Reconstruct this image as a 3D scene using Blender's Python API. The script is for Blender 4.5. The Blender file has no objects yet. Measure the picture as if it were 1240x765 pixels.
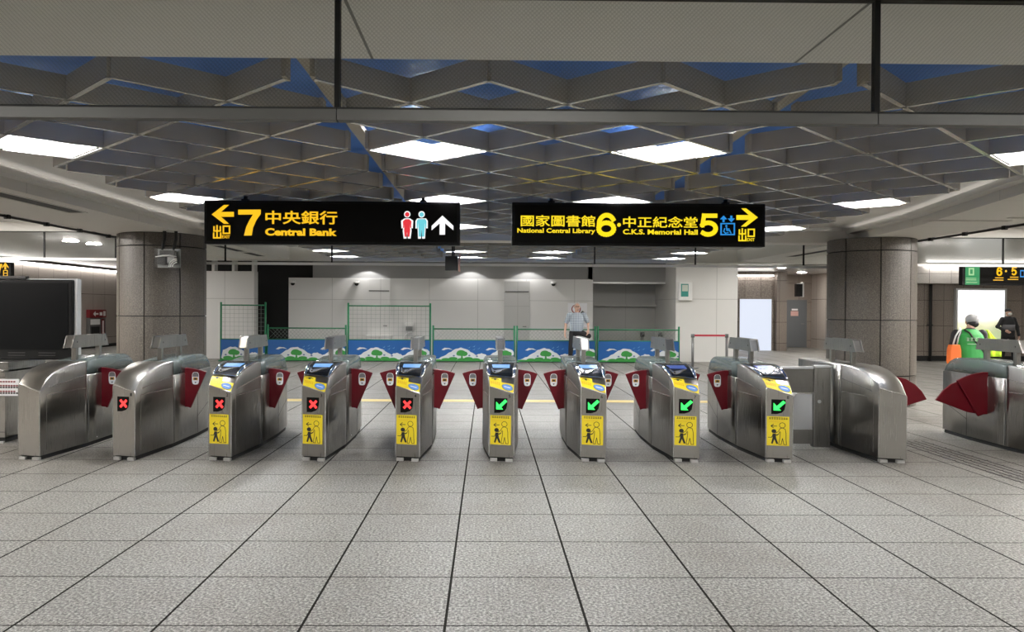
import bpy, bmesh, math, random
from mathutils import Vector, Matrix
random.seed(7)
SC = bpy.context.scene
COL = SC.collection
PI = math.pi

# ------------------------------------------------------------------ materials
def _set(n, k, v):
    if k in n.inputs:
        n.inputs[k].default_value = v

def rgba(c):
    return (c[0], c[1], c[2], 1.0)

def principled(name, col, rough=0.5, metal=0.0, emit=None, estr=0.0, spec=0.5, alpha=1.0):
    m = bpy.data.materials.new(name)
    m.use_nodes = True
    b = m.node_tree.nodes['Principled BSDF']
    _set(b, 'Base Color', rgba(col)); _set(b, 'Roughness', rough); _set(b, 'Metallic', metal)
    _set(b, 'Specular IOR Level', spec); _set(b, 'Alpha', alpha)
    if emit:
        _set(b, 'Emission Color', rgba(emit)); _set(b, 'Emission Strength', estr)
    return m

class G:
    """tiny shader-graph helper"""
    def __init__(self, mat):
        self.m = mat; self.t = mat.node_tree; self.n = self.t.nodes; self.l = self.t.links
        self.b = self.n.get('Principled BSDF')
    def node(self, typ, **kw):
        n = self.n.new(typ)
        for k, v in kw.items():
            setattr(n, k, v)
        return n
    def put(self, sock, v):
        if isinstance(v, bpy.types.NodeSocket):
            self.l.new(v, sock)
        elif v is not None:
            sock.default_value = v
    def math(self, op, a, b=None, c=None):
        n = self.node('ShaderNodeMath', operation=op)
        self.put(n.inputs[0], a)
        if b is not None: self.put(n.inputs[1], b)
        if c is not None: self.put(n.inputs[2], c)
        return n.outputs[0]
    def pos(self):
        g = self.node('ShaderNodeNewGeometry'); s = self.node('ShaderNodeSeparateXYZ')
        self.l.new(g.outputs['Position'], s.inputs[0]); return s.outputs, g.outputs['Position']
    def obj(self):
        g = self.node('ShaderNodeTexCoord'); s = self.node('ShaderNodeSeparateXYZ')
        self.l.new(g.outputs['Object'], s.inputs[0]); return s.outputs, g.outputs['Object']
    def noise(self, vec, scale, detail=3, rough=0.5):
        n = self.node('ShaderNodeTexNoise'); self.l.new(vec, n.inputs['Vector'])
        n.inputs['Scale'].default_value = scale; n.inputs['Detail'].default_value = detail
        n.inputs['Roughness'].default_value = rough
        return n.outputs[0]
    def scale(self, vec, s):
        n = self.node('ShaderNodeVectorMath', operation='MULTIPLY'); self.l.new(vec, n.inputs[0])
        n.inputs[1].default_value = s; return n.outputs[0]
    def ramp(self, fac, stops):
        n = self.node('ShaderNodeValToRGB'); self.put(n.inputs[0], fac)
        e = n.color_ramp.elements
        while len(e) < len(stops): e.new(0.5)
        for i, (p, c) in enumerate(stops):
            e[i].position = p; e[i].color = rgba(c)
        return n.outputs[0]
    def mix(self, fac, a, b, blend='MIX'):
        n = self.node('ShaderNodeMix', data_type='RGBA', blend_type=blend)
        self.put(n.inputs[0], fac)
        self.put(n.inputs[6], rgba(a) if isinstance(a, tuple) else a)
        self.put(n.inputs[7], rgba(b) if isinstance(b, tuple) else b)
        return n.outputs[2]
    def lines(self, coord, period, offset, width):
        """1 on thin lines at offset + i*period"""
        a = self.math('SUBTRACT', coord, offset)
        a = self.math('DIVIDE', a, period)
        a = self.math('ADD', a, 0.5)
        a = self.math('FRACT', a)
        a = self.math('SUBTRACT', a, 0.5)
        a = self.math('ABSOLUTE', a)
        return self.math('LESS_THAN', a, width / period / 2)
    def cell(self, coord, period, offset):
        a = self.math('SUBTRACT', coord, offset); a = self.math('DIVIDE', a, period)
        return self.math('FLOOR', a)
    def color(self, c): self.put(self.b.inputs['Base Color'], c)

M = {}
def mat(name, *a, **k):
    M[name] = principled(name, *a, **k); return M[name]

def granite(name, c0, c1, c2, scale, rough, tile=None, joint=(0.022, 0.021, 0.019), tone=0.12, axes=('X', 'Z'), floor=False):
    m = mat(name, c1, rough); g = G(m); s, p = g.pos()
    n1 = g.noise(p, scale, 3, 0.7)
    col = g.ramp(n1, [(0.36, c0), (0.5, c1), (0.64, c2)])
    n2 = g.noise(p, 1.1, 4, 0.6)
    col = g.mix(g.math('MULTIPLY', g.math('SUBTRACT', n2, 0.5), 0.9), col, g.mix(1.0, col, (0.6, 0.56, 0.52), 'MULTIPLY'))
    if tile:
        (pu, ou, wu), (pv, ov, wv) = tile
        a, b = s[axes[0]], s[axes[1]]
        cmb = g.node('ShaderNodeCombineXYZ'); g.put(cmb.inputs[0], g.cell(a, pu, ou)); g.put(cmb.inputs[1], g.cell(b, pv, ov))
        wn = g.node('ShaderNodeTexWhiteNoise', noise_dimensions='2D'); g.l.new(cmb.outputs[0], wn.inputs['Vector'])
        t = g.math('MULTIPLY', g.math('SUBTRACT', wn.outputs[0], 0.35), tone)
        col = g.mix(g.math('MAXIMUM', t, 0.0), col, g.mix(1.0, col, (0.45, 0.43, 0.41), 'MULTIPLY'))
        j1 = g.lines(a, pu, ou, wu); j2 = g.lines(b, pv, ov, wv)
        j = g.math('MAXIMUM', j1, j2)
        col = g.mix(j, col, joint)
        if not floor:
            g.put(g.b.inputs['Roughness'], g.math('ADD', g.math('MULTIPLY', j, 0.4), rough))
    g.color(col)
    return m, g

# floor: 0.70 m granite slabs, dark joints, worn patches
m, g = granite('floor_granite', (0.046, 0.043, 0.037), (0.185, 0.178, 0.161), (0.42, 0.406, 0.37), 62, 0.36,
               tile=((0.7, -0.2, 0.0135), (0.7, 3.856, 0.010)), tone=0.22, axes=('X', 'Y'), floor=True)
s, p = g.pos()
dirt = g.noise(g.scale(p, (1.0, 0.7, 1.0)), 0.9, 5, 0.62)
dirt = g.math('SMOOTHSTEP' if False else 'MULTIPLY', g.math('MAXIMUM', g.math('SUBTRACT', dirt, 0.5), 0.0), 2.4)
base = g.b.inputs['Base Color'].links[0].from_socket
base = g.mix(dirt, base, g.mix(1.0, base, (0.62, 0.55, 0.50), 'MULTIPLY'))
# band along the gate bases: dirt plus shade painted into the colour
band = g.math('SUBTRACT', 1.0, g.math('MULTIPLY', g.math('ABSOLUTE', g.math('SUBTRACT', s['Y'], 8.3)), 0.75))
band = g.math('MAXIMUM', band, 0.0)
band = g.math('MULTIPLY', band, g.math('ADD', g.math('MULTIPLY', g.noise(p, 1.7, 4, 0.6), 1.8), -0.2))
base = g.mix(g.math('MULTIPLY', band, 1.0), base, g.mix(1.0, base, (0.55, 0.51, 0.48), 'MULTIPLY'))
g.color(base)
jt = g.math('MAXIMUM', g.lines(s['X'], 0.7, -0.2, 0.015), g.lines(s['Y'], 0.7, 3.856, 0.012))
g.put(g.b.inputs['Specular IOR Level'], g.math('MULTIPLY', g.math('SUBTRACT', 1.0, jt), 0.38))
g.put(g.b.inputs['Roughness'], g.math('ADD', 0.40, g.math('MULTIPLY', g.noise(p, 6.0, 3), 0.16)))

granite('column_stone', (0.05, 0.044, 0.037), (0.098, 0.086, 0.073), (0.165, 0.147, 0.126), 90, 0.45)
granite('wall_stone', (0.15, 0.125, 0.108), (0.26, 0.22, 0.19), (0.40, 0.345, 0.305), 45, 0.35,
        tile=((0.62, 0.05, 0.012), (0.8, 0.3, 0.014)), axes=('X', 'Z'), joint=(0.07, 0.055, 0.045), tone=0.4)
granite('wall_stone_side', (0.34, 0.30, 0.27), (0.45, 0.40, 0.36), (0.56, 0.50, 0.455), 40, 0.35,
        tile=((0.9, 0.1, 0.014), (1.64, 0.38, 0.016)), axes=('Y', 'Z'), joint=(0.10, 0.08, 0.07), tone=0.3)
granite('wall_tile_pale', (0.62, 0.58, 0.54), (0.70, 0.66, 0.62), (0.78, 0.74, 0.7), 40, 0.3,
        tile=((0.68, 0.05, 0.014), (0.36, 0.2, 0.014)), axes=('X', 'Z'), joint=(0.25, 0.22, 0.2), tone=0.1)

def panelled(name, col, rough, pu, ou, pv, ov, w=0.012, axes=('X', 'Z'), joint=0.6):
    m = mat(name, col, rough); g = G(m); s, p = g.pos()
    n = g.noise(p, 2.2, 3)
    c = g.mix(g.math('MULTIPLY', n, 0.25), col, tuple(x * 0.86 for x in col))
    j = g.math('MAXIMUM', g.lines(s[axes[0]], pu, ou, w), g.lines(s[axes[1]], pv, ov, w))
    c = g.mix(j, c, tuple(x * joint for x in col)); g.color(c); return m
panelled('hoarding_white', (0.76, 0.755, 0.745), 0.35, 1.53, -1.84, 4.0, 1.82, 0.02, joint=0.72)
panelled('hoarding_grey', (0.56, 0.56, 0.55), 0.4, 1.23, 4.64, 4.0, 1.64, 0.02, joint=0.8)
panelled('hoarding_pillar', (0.76, 0.755, 0.735), 0.4, 3.0, 6.87, 4.0, 1.88, 0.02, joint=0.72)
panelled('ceiling_metal', (0.74, 0.735, 0.72), 0.22, 1.2, 0.0, 0.3, 0.1, 0.01, axes=('X', 'Y'), joint=0.8)
panelled('ceiling_paint', (0.76, 0.74, 0.70), 0.55, 60.0, 31.0, 60.0, 31.0, 0.01, axes=('X', 'Y'))
panelled('ceiling_low', (0.78, 0.755, 0.715), 0.5, 60.0, 31.0, 2.7, 0.35, 0.012, axes=('X', 'Y'), joint=0.75)
panelled('ceiling_near', (0.93, 0.935, 0.925), 0.5, 2.04, -0.56, 60.0, 31.0, 0.014, axes=('X', 'Y'), joint=0.2)
mat('bulkhead', (0.74, 0.72, 0.68), 0.5)
mat('grey_paint', (0.30, 0.30, 0.30), 0.55)
mat('void_black', (0.012, 0.012, 0.012), 0.7)
mat('blue_panel', (0.09, 0.27, 0.80), 0.5)
mat('fin_edge', (0.80, 0.79, 0.75), 0.22, 0.65)
mat('rail_grey', (0.10, 0.10, 0.098), 0.4, 0.3)
mat('fin_grey', (0.48, 0.435, 0.36), 0.42)
mat('reflector_white', (0.60, 0.615, 0.62), 0.4)
mat('black_paint', (0.006, 0.006, 0.006), 0.45, spec=0.2)
mat('sign_face', (0.004, 0.0035, 0.003), 0.45, spec=0.12)
mat('rubber', (0.015, 0.015, 0.015), 0.7)
mat('screen_black', (0.004, 0.005, 0.006), 0.22, spec=0.3)
mat('dead_screen', (0.0025, 0.003, 0.0035), 0.4, spec=0.12)
mat('aluminium', (0.42, 0.42, 0.41), 0.35, 0.8)
mat('alu_pale', (0.62, 0.63, 0.63), 0.4, 0.55)
mat('chrome', (0.82, 0.82, 0.82), 0.09, 1.0)
mat('seam_dark', (0.05, 0.05, 0.048), 0.5)
mat('seam_bright', (0.75, 0.74, 0.72), 0.25, 0.9)
mat('foot_metal', (0.62, 0.61, 0.58), 0.35, 0.6)
mat('flap_red', (0.125, 0.003, 0.009), 0.35, spec=0.35)
mat('yellow', (0.80, 0.62, 0.02), 0.45)
mat('blue_print', (0.12, 0.27, 0.62), 0.4)
mat('white', (0.85, 0.85, 0.84), 0.45)
mat('cream', (0.70, 0.66, 0.52), 0.5)
mat('orange_print', (0.66, 0.36, 0.02), 0.5)
mat('ink', (0.012, 0.012, 0.012), 0.5)
mat('fence_green', (0.012, 0.17, 0.075), 0.4)
mat('wire', (0.30, 0.34, 0.32), 0.5, 0.3)
mat('banner_blue', (0.005, 0.095, 0.33), 0.5)
mat('banner_cloud', (0.62, 0.66, 0.68), 0.55)
mat('banner_green', (0.03, 0.25, 0.04), 0.55)
mat('banner_dot', (0.12, 0.16, 0.3), 0.55)
mat('banner_sky', (0.22, 0.46, 0.74), 0.55)
mat('red_belt', (0.60, 0.03, 0.06), 0.5)
mat('post_grey', (0.22, 0.22, 0.22), 0.35, 0.6)
mat('red_paint', (0.22, 0.02, 0.025), 0.4)
mat('meter_green', (0.04, 0.30, 0.26), 0.4)
mat('meter_face', (0.62, 0.68, 0.60), 0.4)
mat('door_grey', (0.14, 0.15, 0.16), 0.45)
mat('pink_notice', (0.70, 0.42, 0.38), 0.5)
mat('tactile', (0.09, 0.085, 0.08), 0.4, 0.4)
mat('tactile_yellow', (0.62, 0.47, 0.17), 0.6)
mat('skin', (0.60, 0.37, 0.28), 0.55)
mat('poster_white', (0.93, 0.93, 0.97), 0.5)
mat('hair_grey', (0.40, 0.39, 0.38), 0.7)
mat('hair_black', (0.012, 0.011, 0.011), 0.6)
mat('trouser_black', (0.010, 0.010, 0.011), 0.75)
mat('shoe_black', (0.01, 0.01, 0.01), 0.5)
mat('navy_cloth', (0.03, 0.028, 0.032), 0.8)
mat('jacket_black', (0.022, 0.022, 0.025), 0.7)
mat('jacket_grey', (0.16, 0.16, 0.17), 0.7)
mat('vest_green', (0.025, 0.30, 0.055), 0.65)
mat('vest_text', (0.45, 0.62, 0.45), 0.6)
mat('cap_grey', (0.52, 0.52, 0.53), 0.7)
mat('bag_orange', (0.80, 0.16, 0.02), 0.6)
mat('neon_cloth', (0.52, 0.80, 0.03), 0.6)
mat('strap_white', (0.7, 0.7, 0.7), 0.6)
mat('strap_black', (0.012, 0.012, 0.012), 0.6)
mat('lens_dark', (0.02, 0.02, 0.02), 0.2)
mat('mask_white', (0.80, 0.78, 0.74), 0.7)

def brushed(name, col, rough, amount=0.16):
    m = mat(name, col, rough, 1.0); g = G(m); s, p = g.obj()
    n = g.noise(g.scale(p, (90.0, 90.0, 1.5)), 3.0, 2)
    g.put(g.b.inputs['Roughness'], g.math('ADD', rough - amount / 2, g.math('MULTIPLY', n, amount)))
    n2 = g.noise(p, 3.0, 3)
    g.color(g.mix(n2, tuple(c * 0.86 for c in col), tuple(min(1, c * 1.1) for c in col)))
    return m
brushed('steel', (0.44, 0.425, 0.395), 0.30)
brushed('steel_dark', (0.33, 0.325, 0.31), 0.30)

# plaid shirt
m = mat('plaid', (0.5, 0.55, 0.6), 0.75); g = G(m); s, p = g.obj()
j = g.math('ADD', g.lines(s['X'], 0.05, 0.0, 0.017), g.lines(s['Z'], 0.05, 0.0, 0.017))
g.color(g.mix(g.math('MULTIPLY', j, 0.5), (0.46, 0.52, 0.58), (0.10, 0.13, 0.19)))
# lightbox picture: pale sky above a yellow-green field
m = mat('lightbox_picture', (0.8, 0.8, 0.8), 0.4); g = G(m); s, p = g.obj()
n = g.noise(p, 3.0, 3)
h = g.math('ADD', s['Z'], g.math('MULTIPLY', n, 0.35))
c = g.ramp(g.math('DIVIDE', h, 2.0), [(0.22, (0.45, 0.52, 0.3)), (0.34, (0.80, 0.76, 0.52)), (0.42, (0.95, 0.93, 0.86)), (0.55, (0.96, 0.97, 1.0))])
g.color(c); g.put(g.b.inputs['Emission Color'], c); _set(g.b, 'Emission Strength', 1.1)

def emitter(name, col, strength):
    m = mat(name, (0.02, 0.02, 0.02), 0.4, 0.0, col, strength); return m
emitter('lamp_cell', (1.0, 1.0, 1.0), 450.0)
emitter('lamp_panel', (1.0, 0.97, 0.92), 34.0)
emitter('lamp_edge', (1.0, 0.96, 0.93), 1.3)
emitter('lamp_outer_fill', (1.0, 0.95, 0.91), 150.0)
emitter('lamp_round', (1.0, 0.96, 0.9), 230.0)
emitter('lamp_cove', (1.0, 0.97, 0.93), 17.0)
emitter('lit_yellow', (1.0, 0.55, 0.010), 1.05)
emitter('lit_lemon', (1.0, 0.74, 0.012), 1.05)
emitter('lit_white', (1.0, 1.0, 1.0), 1.0)
emitter('lit_red', (0.9, 0.035, 0.05), 0.9)
emitter('lit_cyan', (0.16, 0.68, 0.78), 0.95)
emitter('lit_blue', (0.02, 0.30, 0.80), 0.9)
emitter('lit_green_panel', (0.010, 0.30, 0.09), 0.9)
emitter('lit_sage', (0.42, 0.75, 0.35), 0.9)
emitter('led_red', (1.0, 0.03, 0.03), 2.2)
emitter('led_green', (0.03, 1.0, 0.12), 2.0)
emitter('lcd_blue', (0.19, 0.46, 0.95), 0.95)
emitter('lcd_deep', (0.03, 0.09, 0.42), 0.8)
emitter('lit_panel_white', (0.80, 0.86, 1.0), 0.95)

def see_through(name, tint, solid, fac, wire=False):
    m = bpy.data.materials.new(name); m.use_nodes = True; g = G(m); M[name] = m
    out = g.n['Material Output']
    tr = g.node('ShaderNodeBsdfTransparent'); tr.inputs[0].default_value = rgba(tint)
    _set(g.b, 'Base Color', rgba(solid)); _set(g.b, 'Roughness', 0.12)
    mx = g.node('ShaderNodeMixShader')
    f = fac
    if wire:
        s, p = g.pos()
        a = g.math('ADD', s['X'], s['Z']); b = g.math('SUBTRACT', s['X'], s['Z'])
        ln = g.math('MAXIMUM', g.lines(a, 0.0165, 0, 0.0042), g.lines(b, 0.0165, 0, 0.0042))
        f = g.math('ADD', fac, g.math('MULTIPLY', ln, 0.11))
    g.put(mx.inputs[0], f)
    g.l.new(tr.outputs[0], mx.inputs[1]); g.l.new(g.b.outputs[0], mx.inputs[2]); g.l.new(mx.outputs[0], out.inputs[0])
    return m
see_through('wired_glass', (0.95, 0.95, 0.93), (0.11, 0.11, 0.10), 0.04, wire=True)
see_through('clear_glass', (0.95, 0.96, 0.95), (0.10, 0.10, 0.10), 0.07)
see_through('acrylic', (0.62, 0.69, 0.67), (0.17, 0.20, 0.195), 0.66)

# ------------------------------------------------------------------ mesh builder
class MB:
    def __init__(self): self.bm = bmesh.new(); self.mats = []
    def mi(self, m):
        if m not in self.mats: self.mats.append(m)
        return self.mats.index(m)
    def face(self, pts, m='x'):
        vs = [self.bm.verts.new(p) for p in pts]
        f = self.bm.faces.new(vs); f.material_index = self.mi(m); return f
    def hexa(self, b, t, m):
        """b, t: lists of corresponding points (bottom, top), closed prism"""
        i = self.mi(m); n = len(b)
        vb = [self.bm.verts.new(p) for p in b]; vt = [self.bm.verts.new(p) for p in t]
        fs = [self.bm.faces.new(vb[::-1]), self.bm.faces.new(vt)]
        for k in range(n):
            fs.append(self.bm.faces.new((vb[k], vb[(k + 1) % n], vt[(k + 1) % n], vt[k])))
        for f in fs: f.material_index = i
        return vb + vt
    def box(self, x0, x1, y0, y1, z0, z1, m):
        return self.hexa([(x0, y0, z0), (x1, y0, z0), (x1, y1, z0), (x0, y1, z0)], [(x0, y0, z1), (x1, y0, z1), (x1, y1, z1), (x0, y1, z1)], m)
    def prism(self, pts, a0, a1, m, plane='xz'):
        def P(u, v, a):
            return (u, a, v) if plane == 'xz' else ((a, u, v) if plane == 'yz' else (u, v, a))
        return self.hexa([P(u, v, a0) for u, v in pts], [P(u, v, a1) for u, v in pts], m)
    def loft(self, secs, m, cap=True, smooth=True):
        """secs: list of equal-length point rings"""
        i = self.mi(m); rings = [[self.bm.verts.new(p) for p in s] for s in secs]; n = len(secs[0])
        for a, b in zip(rings, rings[1:]):
            for k in range(n):
                f = self.bm.faces.new((a[k], a[(k + 1) % n], b[(k + 1) % n], b[k])); f.material_index = i; f.smooth = smooth
        if cap:
            for r in (rings[0][::-1], rings[-1]):
                f = self.bm.faces.new(r); f.material_index = i
        return rings
    def tube(self, pts, r, m, n=8, cap=True):
        pts = [Vector(p) for p in pts]
        if isinstance(r, (int, float)): r = [r] * len(pts)
        secs = []; ref = None
        for k, p in enumerate(pts):
            d = (pts[min(k + 1, len(pts) - 1)] - pts[max(k - 1, 0)]).normalized()
            if ref is None: ref = Vector((0, 0, 1)) if abs(d.z) < 0.9 else Vector((1, 0, 0))
            u = d.cross(ref).normalized(); v = d.cross(u).normalized(); ref = v.cross(d).normalized() * -1 if False else ref
            secs.append([p + (u * math.cos(2 * PI * q / n) + v * math.sin(2 * PI * q / n)) * r[k] for q in range(n)])
        return self.loft(secs, m, cap)
    def cyl(self, c, r, h, m, n=24, axis='z'):
        c = Vector(c); d = {'x': Vector((h, 0, 0)), 'y': Vector((0, h, 0)), 'z': Vector((0, 0, h))}[axis]
        return self.tube([c, c + d], r, m, n)
    def ball(self, c, rx, ry, rz, m, seg=16, ring=10):
        i = self.mi(m)
        r = bmesh.ops.create_uvsphere(self.bm, u_segments=seg, v_segments=ring, radius=1.0)
        for v in r['verts']:
            v.co = Vector((c[0] + v.co.x * rx, c[1] + v.co.y * ry, c[2] + v.co.z * rz))
        for f in {f for v in r['verts'] for f in v.link_faces}: f.material_index = i; f.smooth = True
    def mesh(self, name, bevel=0.0, seg=2):
        bmesh.ops.recalc_face_normals(self.bm, faces=self.bm.faces)
        if bevel:
            bmesh.ops.bevel(self.bm, geom=[e for e in self.bm.edges if len(e.link_faces) == 2 and e.calc_face_angle(0) > 0.5],
                            offset=bevel, segments=seg, affect='EDGES', profile=0.6, clamp_overlap=True)
        me = bpy.data.meshes.new(name); self.bm.to_mesh(me); self.bm.free()
        for m in self.mats: me.materials.append(M[m])
        return me

def link(name, me, parent=None, loc=None, rotz=0.0):
    o = bpy.data.objects.new(name, me); COL.objects.link(o)
    if parent: o.parent = parent
    if loc: o.location = loc
    if rotz: o.rotation_euler = (0, 0, rotz)
    return o
def tag(o, label, cat, group=None, kind=None):
    o['label'] = label; o['category'] = cat
    if group: o['group'] = group
    if kind: o['kind'] = kind
    return o
def thing(name, loc, label, cat, group=None, rotz=0.0):
    o = bpy.data.objects.new(name, None); COL.objects.link(o)
    o.empty_display_size = 0.1
    o.location = loc; o.rotation_euler = (0, 0, rotz)
    return tag(o, label, cat, group)
def struct(name, me):
    o = link(name, me); o['kind'] = 'structure'; return o
def sbox(name, x0, x1, y0, y1, z0, z1, m):
    b = MB(); b.box(x0, x1, y0, y1, z0, z1, m); return struct(name, b.mesh(name))
CACHE = {}
def cached(key, fn):
    if key not in CACHE: CACHE[key] = fn()
    return CACHE[key]

# ------------------------------------------------------------------ text
def word_split(me, gap):
    """cut one lettering mesh into a mesh per word"""
    bm = bmesh.new(); bm.from_mesh(me); bm.verts.ensure_lookup_table()
    seen = set(); isl = []
    for v in bm.verts:
        if v.index in seen: continue
        st = [v]; seen.add(v.index); grp = []
        while st:
            a = st.pop(); grp.append(a.index)
            for e in a.link_edges:
                q = e.other_vert(a)
                if q.index not in seen: seen.add(q.index); st.append(q)
        xs = [bm.verts[i].co.x for i in grp]; isl.append((min(xs), max(xs), grp))
    bm.free(); isl.sort(key=lambda t: t[0])
    words = []; end = -1e9
    for a, b_, grp in isl:
        if a - end > gap: words.append([])
        words[-1] += grp; end = max(end, b_)
    if len(words) < 2: return [me]
    out = []
    for wd in words:
        keep = set(wd); b2 = bmesh.new(); b2.from_mesh(me); b2.verts.ensure_lookup_table()
        bmesh.ops.delete(b2, geom=[v for v in b2.verts if v.index not in keep], context='VERTS')
        m2 = bpy.data.meshes.new(me.name); b2.to_mesh(m2); b2.free(); m2.materials.append(me.materials[0]); out.append(m2)
    return out
def text_mesh(body, x0, x1, z0, z1, y, m, bold=0.0, depth=0.004):
    """lettering filling the rectangle x0..x1, z0..z1, facing -Y, its back at y"""
    cu = bpy.data.curves.new('lettering', 'FONT'); cu.body = body; cu.size = 1.0; cu.offset = bold
    cu.resolution_u = 3; cu.extrude = 0.02
    o = bpy.data.objects.new('lettering', cu); COL.objects.link(o)
    dg = bpy.context.evaluated_depsgraph_get()
    me = bpy.data.meshes.new_from_object(o.evaluated_get(dg))
    bpy.data.objects.remove(o); bpy.data.curves.remove(cu)
    xs = [v.co.x for v in me.vertices]; ys = [v.co.y for v in me.vertices]
    ax, bx, ay, by = min(xs), max(xs), min(ys), max(ys)
    for v in me.vertices:
        u = (v.co.x - ax) / (bx - ax); w = (v.co.y - ay) / (by - ay)
        v.co = (x0 + u * (x1 - x0), y - (depth if v.co.z > 0 else 0.0), z0 + w * (z1 - z0))
    me.materials.clear(); me.materials.append(M[m])
    for p in me.polygons: p.material_index = 0
    return me

# ------------------------------------------------------------------ camera
def make_camera():
    cam = bpy.data.cameras.new('camera'); o = bpy.data.objects.new('camera', cam); COL.objects.link(o)
    f, yaw, pit, rol = 955.94, 0.0117, -0.009, 0.0057
    r = Vector((math.cos(yaw), -math.sin(yaw), 0))
    fw = Vector((math.sin(yaw) * math.cos(pit), math.cos(yaw) * math.cos(pit), math.sin(pit)))
    up = Vector((-math.sin(yaw) * math.sin(pit), -math.cos(yaw) * math.sin(pit), math.cos(pit)))
    R = math.cos(rol) * r + math.sin(rol) * up
    U = math.cos(rol) * up - math.sin(rol) * r
    mw = Matrix((R, U, -fw)).transposed().to_4x4(); mw.translation = (0, 0, 1.553)
    o.matrix_world = mw
    cam.sensor_fit = 'HORIZONTAL'; cam.sensor_width = 36.0; cam.lens = f * 36.0 / 1240.0
    cam.shift_x = (620 - 601.57) / 1240.0; cam.shift_y = 0.0
    cam.clip_start = 0.05; cam.clip_end = 200
    SC.camera = o
make_camera()
SC.view_settings.view_transform = 'Standard'; SC.view_settings.look = 'None'
SC.view_settings.gamma = 1.0; SC.view_settings.use_curve_mapping = False
SC.view_settings.exposure = 0.0
w = bpy.data.worlds.new('world'); SC.world = w; w.use_nodes = True
w.node_tree.nodes['Background'].inputs[0].default_value = (0.6, 0.62, 0.65, 1); w.node_tree.nodes['Background'].inputs[1].default_value = 0.3
try:
    SC.cycles.max_bounces = 8; SC.cycles.diffuse_bounces = 5; SC.cycles.glossy_bounces = 4; SC.cycles.transparent_max_bounces = 24
    SC.cycles.sample_clamp_indirect = 4.0; SC.cycles.use_denoising = True
    SC.cycles.caustics_reflective = False; SC.cycles.caustics_refractive = False
except Exception:
    pass
# ================================================================== SETTING
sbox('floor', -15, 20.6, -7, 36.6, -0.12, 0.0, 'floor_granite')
sbox('ceiling', -15, 20.6, -7, 36.6, 3.05, 3.2, 'ceiling_metal')
sbox('ceiling', -9, 9.5, -6.8, 3.81, 2.75, 2.80, 'ceiling_near')
sbox('ceiling', -3.82, 4.74, 3.9, 13.55, 2.93, 2.96, 'blue_panel')
sbox('ceiling', -3.82, 4.74, 14.6, 19.5, 2.93, 2.96, 'blue_panel')
sbox('ceiling', -4.9, -3.82, 3.81, 13.55, 2.985, 3.04, 'ceiling_paint')
sbox('ceiling', 4.74, 6.5, 3.81, 13.55, 2.985, 3.04, 'ceiling_paint')
sbox('wall_left', -15.0, -14.8, -7, 36.6, 0, 3.05, 'wall_stone_side')
sbox('wall_right', 20.4, 20.6, -7, 36.6, 0, 3.05, 'wall_stone_side')
sbox('wall_back', -15, 20.6, 36.4, 36.6, 0, 3.05, 'wall_stone')
sbox('wall_front', -15, 20.6, -7, -6.8, 0, 3.05, 'hoarding_grey')
sbox('baseboard_left', -14.8, -14.77, -6.8, 36.4, 0, 0.12, 'void_black')

# side soffits beside the grille (lower painted ceiling that carries the columns)
b = MB()
b.prism([(-6.3, 3.0), (-4.9, 3.0), (-4.9, 19.6), (-6.3, 19.6)], 2.75, 3.05, 'ceiling_low', 'xy')
struct('ceiling', b.mesh('soffit'))
b = MB()
b.prism([(5.2, 3.0), (7.2, 3.0), (7.2, 19.6), (6.2, 19.6), (6.25, 13.5), (6.0, 10.9), (5.4, 7.9)], 2.75, 3.05, 'ceiling_low', 'xy')
struct('ceiling', b.mesh('soffit'))
# slim ledge lines on the bulkhead faces
# cross beam at the rear end of the grille
sbox('trim_2', -4.9, 6.3, 13.62, 14.12, 2.73, 2.93, 'bulkhead')
sbox('trim_3', -9.0, 8.5, 19.55, 19.75, 2.72, 3.05, 'bulkhead')

def fins(mx0, n_cells, rows, clip0=-99, clip1=99, y0=4.152):
    """diamond lattice of vertical fins; node columns every A, node rows every R"""
    A, R, T = 0.9145, 0.92, 0.0165
    bld = MB(); z0, z1 = 2.75, 2.885
    k0, k1 = rows
    def fin(p, q):
        (xa, ya), (xb, yb) = p, q
        if xa > xb: (xa, ya), (xb, yb) = (xb, yb), (xa, ya)
        if xa < clip0: t = (clip0 - xa) / (xb - xa); xa, ya = clip0, ya + t * (yb - ya)
        if xb > clip1: t = (xb - clip1) / (xb - xa); xb, yb = clip1, yb - t * (yb - ya)
        d = Vector((xb - xa, yb - ya, 0)).normalized(); n = Vector((-d.y, d.x, 0)) * T
        pts = [(xa - n.x, ya - n.y), (xb - n.x, yb - n.y), (xb + n.x, yb + n.y), (xa + n.x, ya + n.y)]
        bld.prism(pts, z0 + .0, z1, 'fin_grey', 'xy')
        bld.prism(pts, z0 - .004, z0, 'fin_edge', 'xy')
    for k in range(k0, k1 + 1):
        ye = y0 + R * k
        for i in range(n_cells + 1):
            xe = mx0 + A * i
            for sx in (-1, 1):
                for sy in (-1, 1):
                    xo, yo = xe + sx * A / 2, ye + sy * R / 2
                    if xo < mx0 or xo > mx0 + n_cells * A: continue
                    if (k == k0 and sy < 0): continue
                    fin((xe, ye), (xo, yo))
            if i in (0, n_cells):          # end plates where a module stops
                xp = min(max(xe, clip0), clip1)
                bld.box(xp - 0.012, xp + 0.012, ye - 0.05, ye + 0.05, z0, z1, 'fin_grey')
    return bld.mesh('ceiling_grille')
A_, R_ = 0.9145, 0.92
XL, XC, XR = -4 * A_ - 0.1473, -A_, 2 * A_ + 0.1473
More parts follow.
